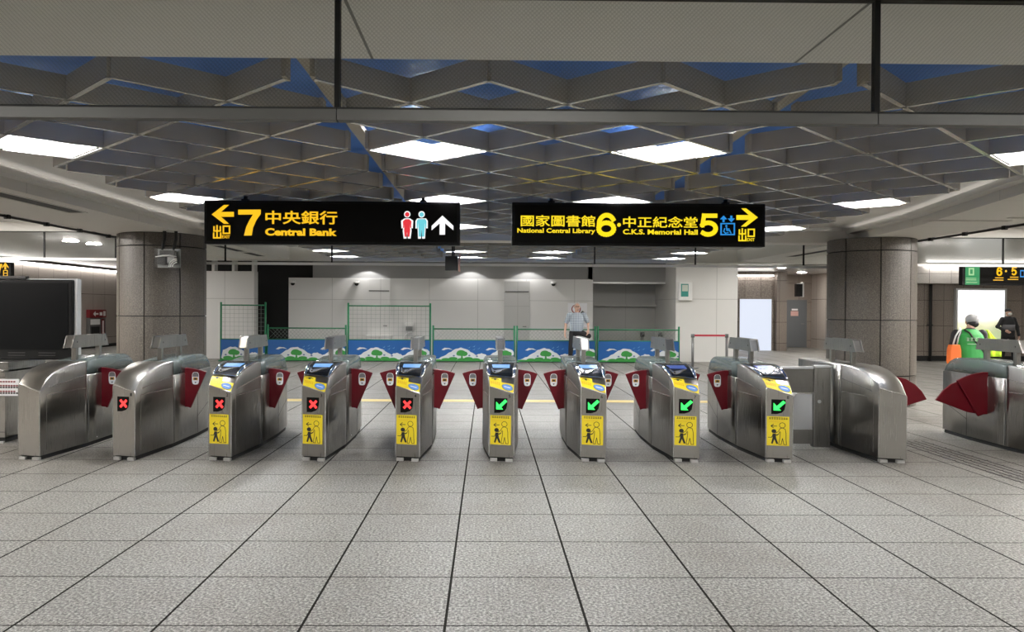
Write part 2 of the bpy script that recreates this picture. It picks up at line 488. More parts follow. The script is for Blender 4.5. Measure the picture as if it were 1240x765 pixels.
for (x0, c0, c1, nm) in ((XL, -3.71, 99, 'left'), (XC, -99, 99, 'middle'), (XR, -99, 4.64, 'right')):
    o = link('ceiling_grille', fins(x0, 3, (0, 9), c0, c1))
    tag(o, 'grey diamond lattice ceiling grille over the ticket gates, %s strip' % nm, 'ceiling grille', 'front ceiling grilles')
    o = link('ceiling_grille', fins(x0, 3, (0, 4), c0, c1, 14.75))
    tag(o, 'grey diamond lattice ceiling grille behind the rear glass smoke curtain, %s strip' % nm, 'ceiling grille', 'rear ceiling grilles')
for n, xs in enumerate((-0.988, 1.902)):
    sbox('trim_%d' % (4 + n), xs - 0.045, xs + 0.045, 3.85, 13.5, 2.89, 2.93, 'fin_grey')

# luminaires in the grille cells
def reflector():
    b = MB(); a, r, t = A_ / 2 - 0.024, R_ / 2 - 0.024, 0.012
    o = [(-a, 0), (0, -r), (a, 0), (0, r)]; i = [(x * (1 - t / 0.3), y * (1 - t / 0.3)) for x, y in o]
    for k in range(4):
        q = (k + 1) % 4
        b.prism([o[k], o[q], i[q], i[k]], 2.757, 2.882, 'reflector_white', 'xy')
    return b.mesh('reflector')
def lamp():
    b = MB(); b.cyl((0, 0, 2.862), 0.11, 0.02, 'lamp_cell', 20); b.cyl((0, 0, 2.883), 0.15, 0.03, 'reflector_white', 20); return b.mesh('lamp')  # upper disc is an added cap that stops the lamp lighting upward
ordr = ['the nearest row', 'the second row', 'the third row', 'the fourth row under the signs', 'the farthest row under the signs']
colm = [(XL + A_ / 2, 'leftmost'), (XC + A_ / 2, 'second from the left'), (XC + 2.5 * A_, 'third from the left'), (XR + 2.5 * A_, 'rightmost')]
rowsY = [4.152 + R_ * 2, 4.152 + R_ * 5, 4.152 + R_ * 8, 14.75 + R_ * 2, 14.75 + R_ * 4]
for rn, (yy, rl) in enumerate(zip(rowsY, ordr)):
    for (xx, cl) in colm:
        t = thing('ceiling_light', (xx, yy, 0), 'lit white ceiling grille cell, %s of %s' % (cl, rl), 'ceiling light', 'lit grille cells')
        link('reflector', cached('reflector', reflector), t); link('lamp', cached('lamp', lamp), t)

# flat panel lights in the near ceiling, over and behind the camera
for (xx, yy, w) in ((-3.2, 0.6, 'ahead on the left'), (0.2, 0.6, 'overhead'), (3.6, 0.6, 'ahead on the right'), (-3.2, -3, 'behind on the left'), (0.2, -3, 'behind'), (3.6, -3, 'behind on the right')):
    t = thing('ceiling_light', (xx, yy, 0), 'flat panel light in the near ceiling, %s' % w, 'ceiling light', 'near ceiling panels')
    b = MB(); b.box(-0.64, 0.64, -0.34, 0.34, 2.735, 2.752, 'alu_pale'); link('frame', b.mesh('frame', 0.004), t)
    b = MB(); b.box(-0.6, 0.6, -0.3, 0.3, 2.728, 2.736, 'lamp_panel'); link('diffuser', b.mesh('diffuser'), t)

# panel lights added out of view on both sides to brighten the soffits
for (xx, sd) in ((-9.0, 'left'), (9.7, 'right')):
    for yy, w in ((2.5, 'nearest the camera'), (5.5, 'second from the camera'), (8.5, 'third from the camera'), (11.5, 'beside the stone column')):
        t = thing('ceiling_light', (xx, yy, .30), 'added flat panel light in the outer %s ceiling, %s' % (sd, w), 'ceiling light', 'added outer fill panels')
        b = MB(); b.box(-0.64, 0.64, -0.34, 0.34, 2.735, 2.752, 'alu_pale'); link('frame', b.mesh('frame', 0.004), t)
        b = MB(); b.box(-0.6, 0.6, -0.3, 0.3, 2.728, 2.736, 'lamp_outer_fill'); link('diffuser', b.mesh('diffuser'), t)
# dark slot air vents in the soffits
def slot(x0, x1, y0, y1, label):
    t = thing('air_vent', ((x0 + x1) / 2, (y0 + y1) / 2, 2.75), label, 'air vent', 'soffit air vents')
    hx, hy = (x1 - x0) / 2, (y1 - y0) / 2
    b = MB()
    for q in ((-hx - .012, -hx, -hy, hy), (hx, hx + .012, -hy, hy), (-hx - .012, hx + .012, -hy - .012, -hy), (-hx - .012, hx + .012, hy, hy + .012)):
        b.box(q[0], q[1], q[2], q[3], -0.010, 0.002, 'bulkhead')
    link('frame', b.mesh('frame'), t)
    b = MB(); b.box(-hx, hx, -hy, hy, -0.004, 0.002, 'void_black'); link('slot', b.mesh('slot'), t)
slot(-5.32, -5.10, 5.2, 10.1, 'long dark slot air vent in the left soffit before the stone column')
slot(5.72, 6.84, 10.26, 10.32, 'thin dark slot air vent across the right soffit')
slot(6.62, 7.15, 9.90, 9.98, 'short dark slot air vent at the right edge of the right soffit')
slot(-5.35, -5.15, 15.3, 16.9, 'dark slot air vent in the left soffit, nearer of two behind the rear glass curtain')
slot(-5.35, -5.15, 17.2, 18.4, 'dark slot air vent in the left soffit, farther of two behind the rear glass curtain')
slot(6.6, 6.8, 15.0, 17.4, 'dark slot air vent in the right soffit behind the rear glass curtain')

# black pipes with clips along the outer soffit edges
for (x, ya, yb, sd) in ((-6.3, 5.5, 14.0, 'left'), (7.2, 6.0, 14.0, 'right')):
    t = thing('ceiling_pipe', (x, ya, 2.725), 'thin black pipe with clips along the outer edge of the %s soffit' % sd, 'pipe')
    b = MB(); b.tube([(0, 0, 0), (0, yb - ya, 0)], 0.018, 'black_paint', 10); link('pipe', b.mesh('pipe'), t)
    for k in range(9):
        b = MB(); b.box(-0.03, 0.03, 0.3 + k * 0.92, 0.36 + k * 0.92, -0.03, 0.035, 'black_paint'); link('clip', b.mesh('clip', 0.004), t)

# ------------------------------------------------------------------ smoke curtains
def smoke_curtain(y, xs, zr0, zr1, ztop, label, glass, post_w, rail_m='rail_grey', gasket=True, top=None):
    t = thing('smoke_curtain', ((xs[0] + xs[-1]) / 2, y, 0), label, 'smoke curtain'); ox = (xs[0] + xs[-1]) / 2
    for a, c in zip(xs, xs[1:]):
        b = MB(); b.box(a + 0.004 - ox, c - 0.004 - ox, -0.004, 0.004, zr1, ztop, glass); link('glass_panel', b.mesh('glass_panel'), t)
    for a, c in zip(xs, xs[1:]):
        b = MB(); b.box(a + .002 - ox, c - .002 - ox, -0.025, 0.025, zr0, zr1 - (0.006 if gasket else 0), rail_m)
        if gasket: b.box(a + .002 - ox, c - .002 - ox, -0.02, 0.02, zr1 - 0.006, zr1 + 0.003, 'rubber')
        link('bottom_rail', b.mesh('bottom_rail'), t)
    for a in xs[1:-1]:
        b = MB(); b.box(a - post_w - ox, a + post_w - ox, -0.014, 0.014, zr1, ztop, 'black_paint'); link('post', b.mesh('post'), t)
    b = MB(); b.box(xs[0] - ox, xs[-1] - ox, -0.02, 0.02, ztop - 0.012, ztop, 'black_paint'); link('top_channel', b.mesh('top_channel'), t)
    return t
smoke_curtain(3.02, [-6.75, -4.69, -2.634, -0.575, 1.484, 3.54, 5.6, 7.66], 2.264, 2.31, 2.75,
              'wired glass smoke curtain with grey bottom rail hanging close overhead', 'wired_glass', 0.0105)
smoke_curtain(14.2, [-6.18, -4.7, -2.796, -0.605, 1.921, 3.74, 5.7, 7.1], 2.32, 2.365, 2.75,
              'clear glass smoke curtain with thin rail hanging between the two stone columns', 'clear_glass', 0.012, 'white', False)
smoke_curtain(14.2, [-14.75, -11.6, -9.6, -7.92, -6.65, -6.25], 2.375, 2.42, 2.89,
              'clear glass smoke curtain with thin rail left of the left stone column', 'clear_glass', 0.012, 'white', False)
smoke_curtain(14.2, [7.15, 7.6, 9.33, 11.2, 13.2, 15.5, 18, 20.35], 2.365, 2.41, 2.89,
              'clear glass smoke curtain with thin rail right of the right stone column', 'clear_glass', 0.012, 'white', False)
sbox('trim_6', -14.8, -6.3, 14.16, 14.24, 2.89, 3.05, 'ceiling_low')
sbox('trim_7', 7.2, 20.4, 14.16, 14.24, 2.89, 3.05, 'ceiling_low')

# ------------------------------------------------------------------ columns
def column(x, rot, label):
    t = thing('column', (x, 13.32, 0), label, 'column', 'stone columns')
    r = 0.695; n = 8
    b = MB(); b.cyl((0, 0, 0), r - 0.02, 2.75, 'void_black', 48); link('core', b.mesh('core'), t)
    zs = [0.0, 0.5, 1.405, 2.535, 2.75]; 
    for z0, z1 in zip(zs, zs[1:]):
        for k in range(n):
            b = MB(); a0 = rot + k * 2 * PI / n; gap = 0.013
            st = 8; pa, pb = [], []
            for q in range(st + 1):
                a = a0 + gap + (2 * PI / n - 2 * gap) * q / st
                pa.append((math.cos(a) * r, math.sin(a) * r)); pb.append((math.cos(a) * (r - 0.03), math.sin(a) * (r - 0.03)))
            for q in range(st):
                b.hexa([(*pa[q], z0 + .009), (*pa[q + 1], z0 + .009), (*pb[q + 1], z0 + .009), (*pb[q], z0 + .009)],
                       [(*pa[q], z1 - .009), (*pa[q + 1], z1 - .009), (*pb[q + 1], z1 - .009), (*pb[q], z1 - .009)], 'column_stone')
            bmesh.ops.remove_doubles(b.bm, verts=b.bm.verts, dist=1e-5)
            link('stone_panel', b.mesh('stone_panel'), t)
column(-5.46, math.radians(-90.5), 'round grey stone clad column on the left with a clear box hung before it')
column(6.50, math.radians(-104), 'round grey stone clad column on the right behind the plain tenth gate')

# ------------------------------------------------------------------ far background walls
sbox('wall_void', -11.0, -5.5, 25.6, 25.8, 0, 3.05, 'void_black')
b = MB(); b.box(-8.95, -7.07, 24.0, 24.4, 0, 2.65, 'hoarding_white')
struct('wall_stub', b.mesh('wall_stub', 0.01))
for n, x in enumerate((-8.33, -7.72, -7.12)):
    sbox('trim_%d' % (8 + n), x - 0.04, x + 0.04, 24.05, 24.35, 2.65, 3.05, 'hoarding_white')
sbox('wall_upper', -5.55, 3.33, 25.12, 25.3, 2.3, 3.05, 'grey_paint')
sbox('wall_hoarding', -6.27, 3.33, 24.95, 25.12, 0, 2.5, 'hoarding_white')
sbox('wall_recess', 3.2, 6.0, 26.5, 26.7, 0, 3.05, 'hoarding_grey')
sbox('wall_recess_side', 3.2, 3.33, 25.12, 26.5, 0, 3.05, 'hoarding_grey')
sbox('trim_11', 3.33, 5.64, 24.97, 25.05, 2.37, 2.43, 'alu_pale')
sbox('trim_12', 3.33, 5.64, 25.0, 25.3, 2.43, 3.05, 'grey_paint')
sbox('trim_13', 3.33, 5.7, 26.28, 26.5, 1.66, 1.74, 'hoarding_grey')
sbox('wall_pillar', 5.64, 7.5, 23.6, 27.2, 0, 3.05, 'hoarding_pillar')
# corridor on the right of the hoarding
sbox('wall_corridor', 7.4, 11.4, 30.5, 30.8, 0, 3.05, 'wall_stone')
sbox('wall_corridor', 11.12, 11.50, 30.2, 33.0, 0, 3.05, 'wall_stone')
sbox('wall_corridor', 11.3, 13.9, 33.0, 33.2, 0, 3.05, 'wall_stone')
sbox('wall_corridor_side', 13.6, 13.9, 24.86, 33.2, 0, 3.05, 'wall_stone_side')
sbox('wall_far_right', 13.4, 20.4, 24.6, 24.85, 0, 2.6, 'wall_stone')
sbox('wall_far_right_upper', 13.3, 20.4, 24.25, 24.85, 2.42, 3.05, 'wall_tile_pale')
sbox('baseboard_right', 13.4, 20.4, 24.57, 24.6, 0, 0.16, 'void_black')

# doors set into the hoarding
def door(n, x0, x1, z1, y, m, label, slotz=None, extra=None):
    t = bpy.data.objects.new('door_%d' % n, None); COL.objects.link(t); t.location = ((x0 + x1) / 2, y, 0); t['kind'] = 'structure'
    w = (x1 - x0) / 2
    b = MB(); b.box(-w, w, -0.02, 0.02, 0.01, z1, m); link('door_leaf', b.mesh('door_leaf', 0.004), t)
    b = MB(); b.box(-w - .03, -w, -0.024, 0.02, 0, z1 + .03, m); b.box(w, w + .03, -0.024, 0.02, 0, z1 + .03, m); b.box(-w, w, -0.024, 0.02, z1, z1 + .03, m)
    link('door_frame', b.mesh('door_frame'), t)
    if slotz:
        b = MB(); b.box(-w, w, -0.028, -0.02, slotz - .016, slotz + .016, 'seam_dark'); link('slot', b.mesh('slot'), t)
    b = MB(); b.cyl((w * 0.75, -0.06, 1.0), 0.02, 0.05, 'post_grey', 10, 'y'); b.box(w * .75 - .1, w * .75 + .02, -0.07, -0.05, 0.985, 1.015, 'post_grey'); link('door_handle', b.mesh('door_handle'), t)
    return t
door(1, -3.74, -3.1, 2.44, 24.93, 'hoarding_white', '', 2.10)
door(2, 0.55, 1.30, 2.40, 24.93, 'hoarding_grey', '', 2.10)
t = door(3, 12.46, 13.36, 1.97, 32.98, 'door_grey', '')
b = MB(); b.box(-0.2, 0.12, -0.027, -0.021, 1.33, 1.53, 'pink_notice'); link('notice', b.mesh('notice'), t)
b = MB(); b.box(-0.16, 0.1, -0.027, -0.021, 1.56, 1.63, 'white'); link('plate', b.mesh('plate'), t)

# white lit panel in the corridor
t = thing('lit_panel', (10.36, 30.44, 0), 'large white lit panel standing in the brown stone corridor wall', 'panel')
b = MB(); b.box(-0.62, 0.62, -0.03, 0.05, 0.0, 1.99, 'lit_panel_white'); link('face', b.mesh('face'), t)
b = MB()
for q in ((-.66, -.62), (.62, .66)): b.box(q[0], q[1], -0.06, 0.05, 0, 2.03, 'wall_stone')
b.box(-.62, .62, -0.06, 0.05, 1.99, 2.03, 'wall_stone'); link('frame', b.mesh('frame'), t)

# cove lights
def cove(x0, x1, y0, y1, z, label):
    t = thing('cove_light', ((x0 + x1) / 2, (y0 + y1) / 2, z), label, 'cove light', 'cove lights')
    hx, hy = (x1 - x0) / 2, (y1 - y0) / 2
    b = MB(); b.box(-hx, hx, -hy, hy, 0, 0.03, 'lamp_cove'); link('tube', b.mesh('tube'), t)
    b = MB(); b.box(-hx - .01, hx + .01, -hy - .01, hy + .01, 0.03, 0.06, 'alu_pale'); link('tray', b.mesh('tray'), t)
cove(-14.78, -14.70, 20.0, 35.0, 2.93, 'bright cove light along the top of the left stone wall')
cove(7.6, 11.05, 30.36, 30.44, 2.88, 'bright cove light above the white lit panel in the corridor')
cove(13.5, 20.3, 24.12, 24.2, 2.98, 'bright cove light on the pale tiled lintel at far right')

# hidden coves along both edges of the raised ceiling beside the grille
def edge_cove(pts, sd, label):
    t = thing('cove_light', (pts[0][0], pts[0][1], 2.86), label, 'cove light', 'edge cove lights')
    ox, oy = pts[0]
    off = lambda d: [(x - ox + d, y - oy) for x, y in pts]
    def strip(d0, d1, za, zb, m, nm):
        b = MB(); b.prism(off(d0) + off(d1)[::-1], za, zb, m, 'xy'); link(nm, b.mesh(nm), t)
    strip(0, sd * .14, 0, .02, 'bulkhead', 'tray'); strip(sd * .125, sd * .14, .02, .065, 'bulkhead', 'lip'); strip(sd * .03, sd * .07, .022, .04, 'lamp_edge', 'tube')
edge_cove([(-4.898, 4.2), (-4.898, 13.4)], 1, 'hidden cove light along the left edge of the raised ceiling')
edge_cove([(5.22, 4.2), (5.398, 7.9), (5.998, 10.9), (6.24, 13.4)], -1, 'hidden cove light along the right edge of the raised ceiling')
# round downlights; those labelled added are extras to brighten side zones and hoarding
for (x, y, lab) in ((-9.5, 18.1, 'left zone, beside the column, nearer of a pair'), (-9.4, 18.95, 'left zone, beside the column, farther of a pair'), (-10.5, 23, 'left zone, far'), (-11, 28, 'left zone, farthest'),
                    (-9.5, 9, 'left zone, near the black screen'), (9.6, 18.3, 'right zone behind the glass'), (10.6, 22.5, 'right zone, far'), (10.3, 27.5, 'over the corridor, left'), (12.2, 27.5, 'over the corridor, right'), (12.3, 30.8, 'over the grey corridor door'),
                    (10, 9.5, 'right zone near the gates'), (-8.6, 5.2, 'added, left zone, near the camera'), (-8.4, 12.6, 'added, left zone, by the column'), (-11.5, 13, 'added, left zone, outer'), (9.3, 5.2, 'added, right zone, near the camera'), (9.0, 12.6, 'added, right zone, by the column'), (12, 13, 'added, right zone, outer middle'), (16.2, 20.5, 'before the picture lightbox'), (14, 16, 'right zone, outer'),
                    (-3.6, 21.3, 'added before the hoarding, left'), (0.4, 21.3, 'added before the hoarding, middle'), (4.4, 21.3, 'added before the hoarding, right'), (7.9, 21.6, 'added before the pale pillar')):
    t = thing('downlight', (x, y, 3.05), 'small round ceiling downlight, %s' % lab, 'ceiling light', 'round downlights')
    b = MB(); b.cyl((0, 0, -0.012), 0.16, 0.008, 'lamp_round', 24); link('lamp', b.mesh('lamp'), t)
    b = MB(); b.cyl((0, 0, -0.006), 0.185, 0.008, 'alu_pale', 24); link('trim_ring', b.mesh('trim_ring'), t)
# wall washers that throw the scallops on the grey wall above the hoarding
for x in (-3.8, -0.55, 1.28):
    t = thing('wall_washer', (x, 24.72, 3.05), 'small spotlight throwing a scallop on the hoarding, %s of three' % {-3.8: 'leftmost', -0.55: 'middle', 1.28: 'rightmost'}[x], 'spotlight', 'wall washers')
    b = MB(); b.cyl((0, 0, -0.05), 0.05, 0.05, 'alu_pale', 16); link('housing', b.mesh('housing'), t)
    L = bpy.data.lights.new('lamp', 'SPOT'); L.energy = 38; L.spot_size = math.radians(118); L.spot_blend = 0.15; L.shadow_soft_size = 0.02; L.color = (1, .98, .95)
    lo = bpy.data.objects.new('lamp', L); COL.objects.link(lo); lo.parent = t; lo.location = (0, 0, -0.07)
# ================================================================== TICKET GATES
def lerp_tab(tab, t):
    if t <= tab[0][0]:
        (a, p), (b, q) = tab[0], tab[1]
    elif t >= tab[-1][0]:
        return tab[-1][1]
    else:
        for (a, p), (b, q) in zip(tab, tab[1:]):
            if a <= t <= b: break
    return p + (q - p) * (t - a) / (b - a)
HW = [(0, .125), (0.75, .195), (1.5, .195), (2.07, .155)]
ZT = [(-.04, .688), (0, .73), (.04, .770), (.1, .822), (.2, .872), (.32, .907), (.45, .931), (.6, .946), (.75, .953), (3, .953)]
hw = lambda y: lerp_tab(HW, max(0, y))
zt = lambda y: lerp_tab(ZT, y)
ZB = 0.045
def sk(u, y): return y - u * 0.033 * max(0.0, 1 - y / 0.5)
def top_pt(u, y, off=0.0):
    yy = sk(u, y); s = (zt(yy + .01) - zt(yy - .01)) / .02; n = math.hypot(1, s)
    return (u * hw(y), yy - off * s / n, zt(yy) + off / n)
def face_pt(f, z, off=0.0):
    u = 2 * f - 1; return (u * .125, -u * .033 - off, z)

def side_strip(b, sd, y0, z0, y1, z1, w, m):
    d = Vector((y1 - y0, z1 - z0)).normalized(); n = Vector((-d.y, d.x)) * w / 2
    k = max(1, int(abs(y1 - y0) / 0.2))
    for i in range(k):
        ya, yb = y0 + (y1 - y0) * i / k, y0 + (y1 - y0) * (i + 1) / k
        za, zb = z0 + (z1 - z0) * i / k, z0 + (z1 - z0) * (i + 1) / k
        q = [(ya - n.x, za - n.y), (yb - n.x, zb - n.y), (yb + n.x, zb + n.y), (ya + n.x, za + n.y)]
        b.hexa([(sd * (hw(y) - .002), sk(sd, y), z) for y, z in q], [(sd * (hw(y) + .0012), sk(sd, y), z) for y, z in q], m)

def nose_body():
    b = MB(); ys = [0, .012, .03, .055, .085, .12, .16, .2, .25, .3, .36, .42, .5, .58, .66, .72, .755]
    secs = []
    for y in ys:
        w = hw(y); c = .010
        P = lambda x, dz, u: (x, sk(u, y), zt(sk(u, y)) + dz)
        secs.append([(-w, sk(-1, y), ZB), (w, sk(1, y), ZB), P(w, -c, 1), P(w - c, 0, (w - c) / w), P(-w + c, 0, -(w - c) / w), P(-w, -c, -1)])
    b.loft(secs, 'steel')
    for sd in (-1, 1):
        side_strip(b, sd, .10, .09, .10, .655, .006, 'seam_bright'); side_strip(b, sd, .10, .655, .74, .655, .006, 'seam_bright')
        side_strip(b, sd, .13, .72, .74, .80, .006, 'seam_bright')
    # front plate edges; the bevel highlight is put in as brighter metal
    for f in (0.0, 1.0):
        u = 2 * f - 1; zz = zt(-u * .033) - .01
        b.box(u * .125 - .004, u * .125 + .004, -u * .033 - .004, -u * .033 + .004, ZB, zz, 'seam_bright')
    b.hexa([face_pt(f, z, .002) for f, z in ((0, .768), (1, .694), (1, .688), (0, .762))], [face_pt(f, z, -.006) for f, z in ((0, .768), (1, .694), (1, .688), (0, .762))], 'seam_bright')
    return b.mesh('nose_cabinet')
def rear_body(top=.80):
    b = MB(); secs = []
    for y in [.762, 1.0, 1.25, 1.5, 1.8, 2.07]:
        w = hw(y); secs.append([(-w, y, ZB), (w, y, ZB), (w, y, top - .01), (w - .01, y, top), (-w + .01, y, top), (-w, y, top - .01)])
    b.loft(secs, 'steel')
    for sd in (-1, 1):
        side_strip(b, sd, .785, .05, .785, .95 - .16, .012, 'seam_dark'); side_strip(b, sd, .80, .05, .80, .79, .005, 'seam_bright')
        side_strip(b, sd, 1.5, .05, 1.5, .79, .010, 'seam_dark')
        side_strip(b, sd, 1.5, .25, 2.05, .40, .006, 'seam_dark')
    return b.mesh('rear_cabinet')
def plinth():
    b = MB(); secs = []
    for y in [.03, .4, .75, 1.5, 2.05]:
        w = hw(y) - .015; secs.append([(-w, sk(-1, y), 0), (w, sk(1, y), 0), (w, sk(1, y), ZB + .003), (-w, sk(-1, y), ZB + .003)])
    b.loft(secs, 'rubber', smooth=False); return b.mesh('plinth')
def foot(sd):
    b = MB(); c = sd * .078
    q = [(c - .036, sk(c / .125, 0) - .004), (c + .036, sk(c / .125, 0) - .014), (c + .036, .08), (c - .036, .08)]
    b.prism(q, 0.0, 0.030, 'foot_metal', 'xy'); return b.mesh('foot', 0.003)
def acrylic():
    b = MB(); tab = [(.77, .945), (1.0, .968), (1.3, .985), (1.7, .982), (1.82, .968), (1.92, .935), (2.0, .875), (2.05, .812)]
    secs = []
    for y, z in tab:
        w = hw(y) - .004; secs.append([(-w, y, .8005), (w, y, .8005), (w, y, z - .015), (w - .02, y, z), (-w + .02, y, z), (-w, y, z - .015)])
    b.loft(secs, 'acrylic')
    for sd in (-1, 1):
        for k in range(5): b.cyl((sd * (hw(1.0 + k * .2) - .006), 1.0 + k * .2, .825), .006, .0, 'seam_dark', 8, 'x') if False else b.box(sd * (hw(1 + k * .2)) - .004, sd * (hw(1 + k * .2)) + .002, .994 + k * .2, 1.006 + k * .2, .822, .834, 'seam_dark')
    return b.mesh('acrylic_cover')
def bar_post(y):
    b = MB(); b.box(-.024, .024, y - .034, y - .004, .80, 1.105, 'steel'); b.box(-.019, .019, y + .004, y + .034, .80, 1.105, 'steel_dark'); return b.mesh('sensor_post', .003)
def bar_box():
    b = MB(); pr = [(.74, 1.10), (1.56, 1.10), (1.50, 1.222), (.81, 1.222)]
    b.prism(pr, -.034, .034, 'steel_dark', 'yz')
    pr2 = [(.725, 1.092), (1.575, 1.092), (1.51, 1.23), (.80, 1.23)]
    for s in (-1, 1):
        b.prism(pr2, s * .036, s * .050, 'steel', 'yz')
        for y in (.84, 1.48): b.box(s * .0505 - .002, s * .0505 + .002, y - .010, y + .010, 1.148, 1.168, 'seam_dark')
    return b.mesh('sensor_bar', .003)
def flap_poly(sd, pts, y0=1.10, y1=1.13):
    b = MB(); b.prism([(sd * x, z) for x, z in pts], y0, y1, 'flap_red'); return b.mesh('flap', .006)
FLAP = [(.15, .858), (.23, .854), (.31, .842), (.38, .825), (.436, .806), (.258, .392), (.235, .402), (.205, .406), (.15, .402)]
WIDE1_L = [(.11, .85), (.25, .848), (.37, .825), (.47, .79), (.555, .749), (.30, .332), (.24, .355), (.11, .365)]
WIDE2_L = [(.50, .745), (.60, .70), (.69, .63), (.78, .515), (.40, .375), (.30, .36), (.30, .5)]
WIDE1_R = [(.11, .85), (.3, .848), (.48, .825), (.62, .785), (.36, .332), (.24, .355), (.11, .365)]
WIDE2_R = [(.58, .80), (.74, .765), (.85, .70), (.93, .62), (.99, .524), (.60, .40), (.40, .36), (.40, .5)]
def warn_label(cx):
    b = MB(); y = 1.0995; w, h = .040, .072; cz = .735
    def rr(w, h, z0):
        pts = []
        for k in range(24):
            a = 2 * PI * k / 24; x = math.cos(a); z = math.sin(a)
            pts.append((cx + math.copysign(abs(x) ** .6, x) * w, z0 + math.copysign(abs(z) ** .55, z) * h))
        return pts
    b.prism(rr(w, h, cz), y - .001, y, 'white')
    b.prism([(cx - w * .86, cz + .018), (cx + w * .86, cz + .018), (cx + w * .8, cz + .05), (cx + w * .4, cz + .067), (cx - w * .4, cz + .067), (cx - w * .8, cz + .05)], y - .002, y - .001, 'post_grey')
    b.prism([(cx - .026, cz - .022), (cx + .026, cz - .022), (cx + .026, cz + .010), (cx - .026, cz + .010)], y - .002, y - .001, 'orange_print')
    # small open hand
    b.prism([(cx - .014, cz - .016), (cx + .012, cz - .016), (cx + .018, cz - .002), (cx + .010, cz + .004), (cx + .004, cz - .002), (cx - .002, cz + .006), (cx - .010, cz + .004), (cx - .016, cz - .004)], y - .003, y - .002, 'ink')
    b.prism([(cx - .012, cz - .042), (cx + .012, cz - .042), (cx, cz - .058)], y - .002, y - .001, 'ink')
    return b.mesh('warning_label')

# face furniture -------------------------------------------------------------
def face_poly(b, pts, off, m, th=.0012):
    b.hexa([face_pt(f, z, off) for f, z in pts], [face_pt(f, z, off + th) for f, z in pts], m)
def face_stroke(b, pts, w, off, m):
    for (f0, z0), (f1, z1) in zip(pts, pts[1:]):
        d = Vector(((f1 - f0) * .25, z1 - z0)); 
        if d.length < 1e-6: continue
        d.normalize(); n = Vector((-d.y, d.x)) * w / 2; e = d * w * .3
        q = [((f0 * .25 - e.x + n.x) / .25, z0 - e.y + n.y), ((f0 * .25 - e.x - n.x) / .25, z0 - e.y - n.y), ((f1 * .25 + e.x - n.x) / .25, z1 + e.y - n.y), ((f1 * .25 + e.x + n.x) / .25, z1 + e.y + n.y)]
        face_poly(b, q, off, m)
def display_panel():
    b = MB(); face_poly(b, [(.20, .645), (.73, .645), (.725, .585), (.69, .54), (.60, .512), (.42, .496), (.20, .494)], .0, 'sign_face', .003)
    return b.mesh('status_display')
def led_cross():
    b = MB(); cx, cz, r = .48, .575, .031
    for s in (-1, 1):
        face_stroke(b, [(cx - r / .25, cz - s * r), (cx + r / .25, cz + s * r)], .024, .0035 + .0005 * s, 'led_red')
    return b.mesh('red_cross_light')
def led_arrow():
    b = MB()
    face_stroke(b, [(.40, .555), (.66, .618)], .030, .0035, 'led_green')
    face_poly(b, [(.28, .610), (.28, .532), (.56, .532)], .004, 'led_green')
    return b.mesh('green_arrow_light')
def PP(px, py):     # poster drawing grid -> face coordinates
    return (.04 + (px - 188) / 192 * .84, .47 - (py - 268) / 285 * .298)
def poster():
    b = MB(); face_poly(b, [PP(188, 553), PP(380, 553), PP(380, 268), PP(188, 268)], .0, 'yellow', .0015)
    for k in range(8):
        x = 206 + k * 20.5; o = .0016
        face_stroke(b, [PP(x, 280), PP(x + 15, 280)], .004, o, 'ink'); face_stroke(b, [PP(x, 292), PP(x + 15, 292)], .004, o, 'ink'); face_stroke(b, [PP(x + 8, 277), PP(x + 8, 296)], .004, o, 'ink')
    for r, (y, x1) in enumerate(((310, 330), (322, 290))):
        x = 208
        while x < x1:
            face_stroke(b, [PP(x, y), PP(x + 8, y)], .0028, .0016, 'orange_print'); x += 13
    ring = [PP(320 + 25 * math.cos(a * PI / 8), 352 + 25 * math.sin(a * PI / 8)) for a in range(17)]
    face_stroke(b, ring, .0052, .0016, 'ink')
    face_stroke(b, [PP(x, y) for x, y in ((302, 384), (285, 415), (260, 432))], .0052, .0016, 'ink')
    face_stroke(b, [PP(x, y) for x, y in ((300, 412), (288, 440), (262, 448))], .0052, .0016, 'ink')
    face_stroke(b, [PP(x, y) for x, y in ((302, 384), (322, 378), (345, 390), (352, 430), (352, 480), (356, 540), (334, 540), (322, 480), (310, 540), (290, 540), (300, 470), (304, 420))], .0052, .0016, 'ink')
    disc = [PP(248 + 21 * math.cos(a * PI / 8), 412 + 20 * math.sin(a * PI / 8)) for a in range(16)]
    face_poly(b, disc, .0016, 'ink')
    face_poly(b, [PP(x, y) for x, y in ((236, 436), (264, 436), (268, 480), (286, 532), (270, 537), (252, 492), (238, 537), (224, 532), (236, 482))], .0016, 'ink')
    face_stroke(b, [PP(x, y) for x, y in ((240, 446), (228, 474), (200, 474))], .006, .0016, 'ink')
    face_stroke(b, [PP(x, y) for x, y in ((256, 446), (274, 452), (290, 440))], .006, .0016, 'ink')
    face_stroke(b, [PP(272, 362), PP(226, 362)], .0065, .0016, 'ink')
    face_stroke(b, [PP(244, 344), PP(222, 362), PP(244, 380)], .0065, .0016, 'ink')
    return b.mesh('safety_poster')
def top_patch(b, u0, u1, y0, y1, off, m, n=6):
    for k in range(n):
        a, c = y0 + (y1 - y0) * k / n, y0 + (y1 - y0) * (k + 1) / n
        b.hexa([top_pt(u0, a, off - .002), top_pt(u1, a, off - .002), top_pt(u1, c, off - .002), top_pt(u0, c, off - .002)],
               [top_pt(u0, a, off), top_pt(u1, a, off), top_pt(u1, c, off), top_pt(u0, c, off)], m)
def top_poly(b, pts, off, m, th=.0015):
    b.hexa([top_pt(u, y, off - th) for u, y in pts], [top_pt(u, y, off) for u, y in pts], m)
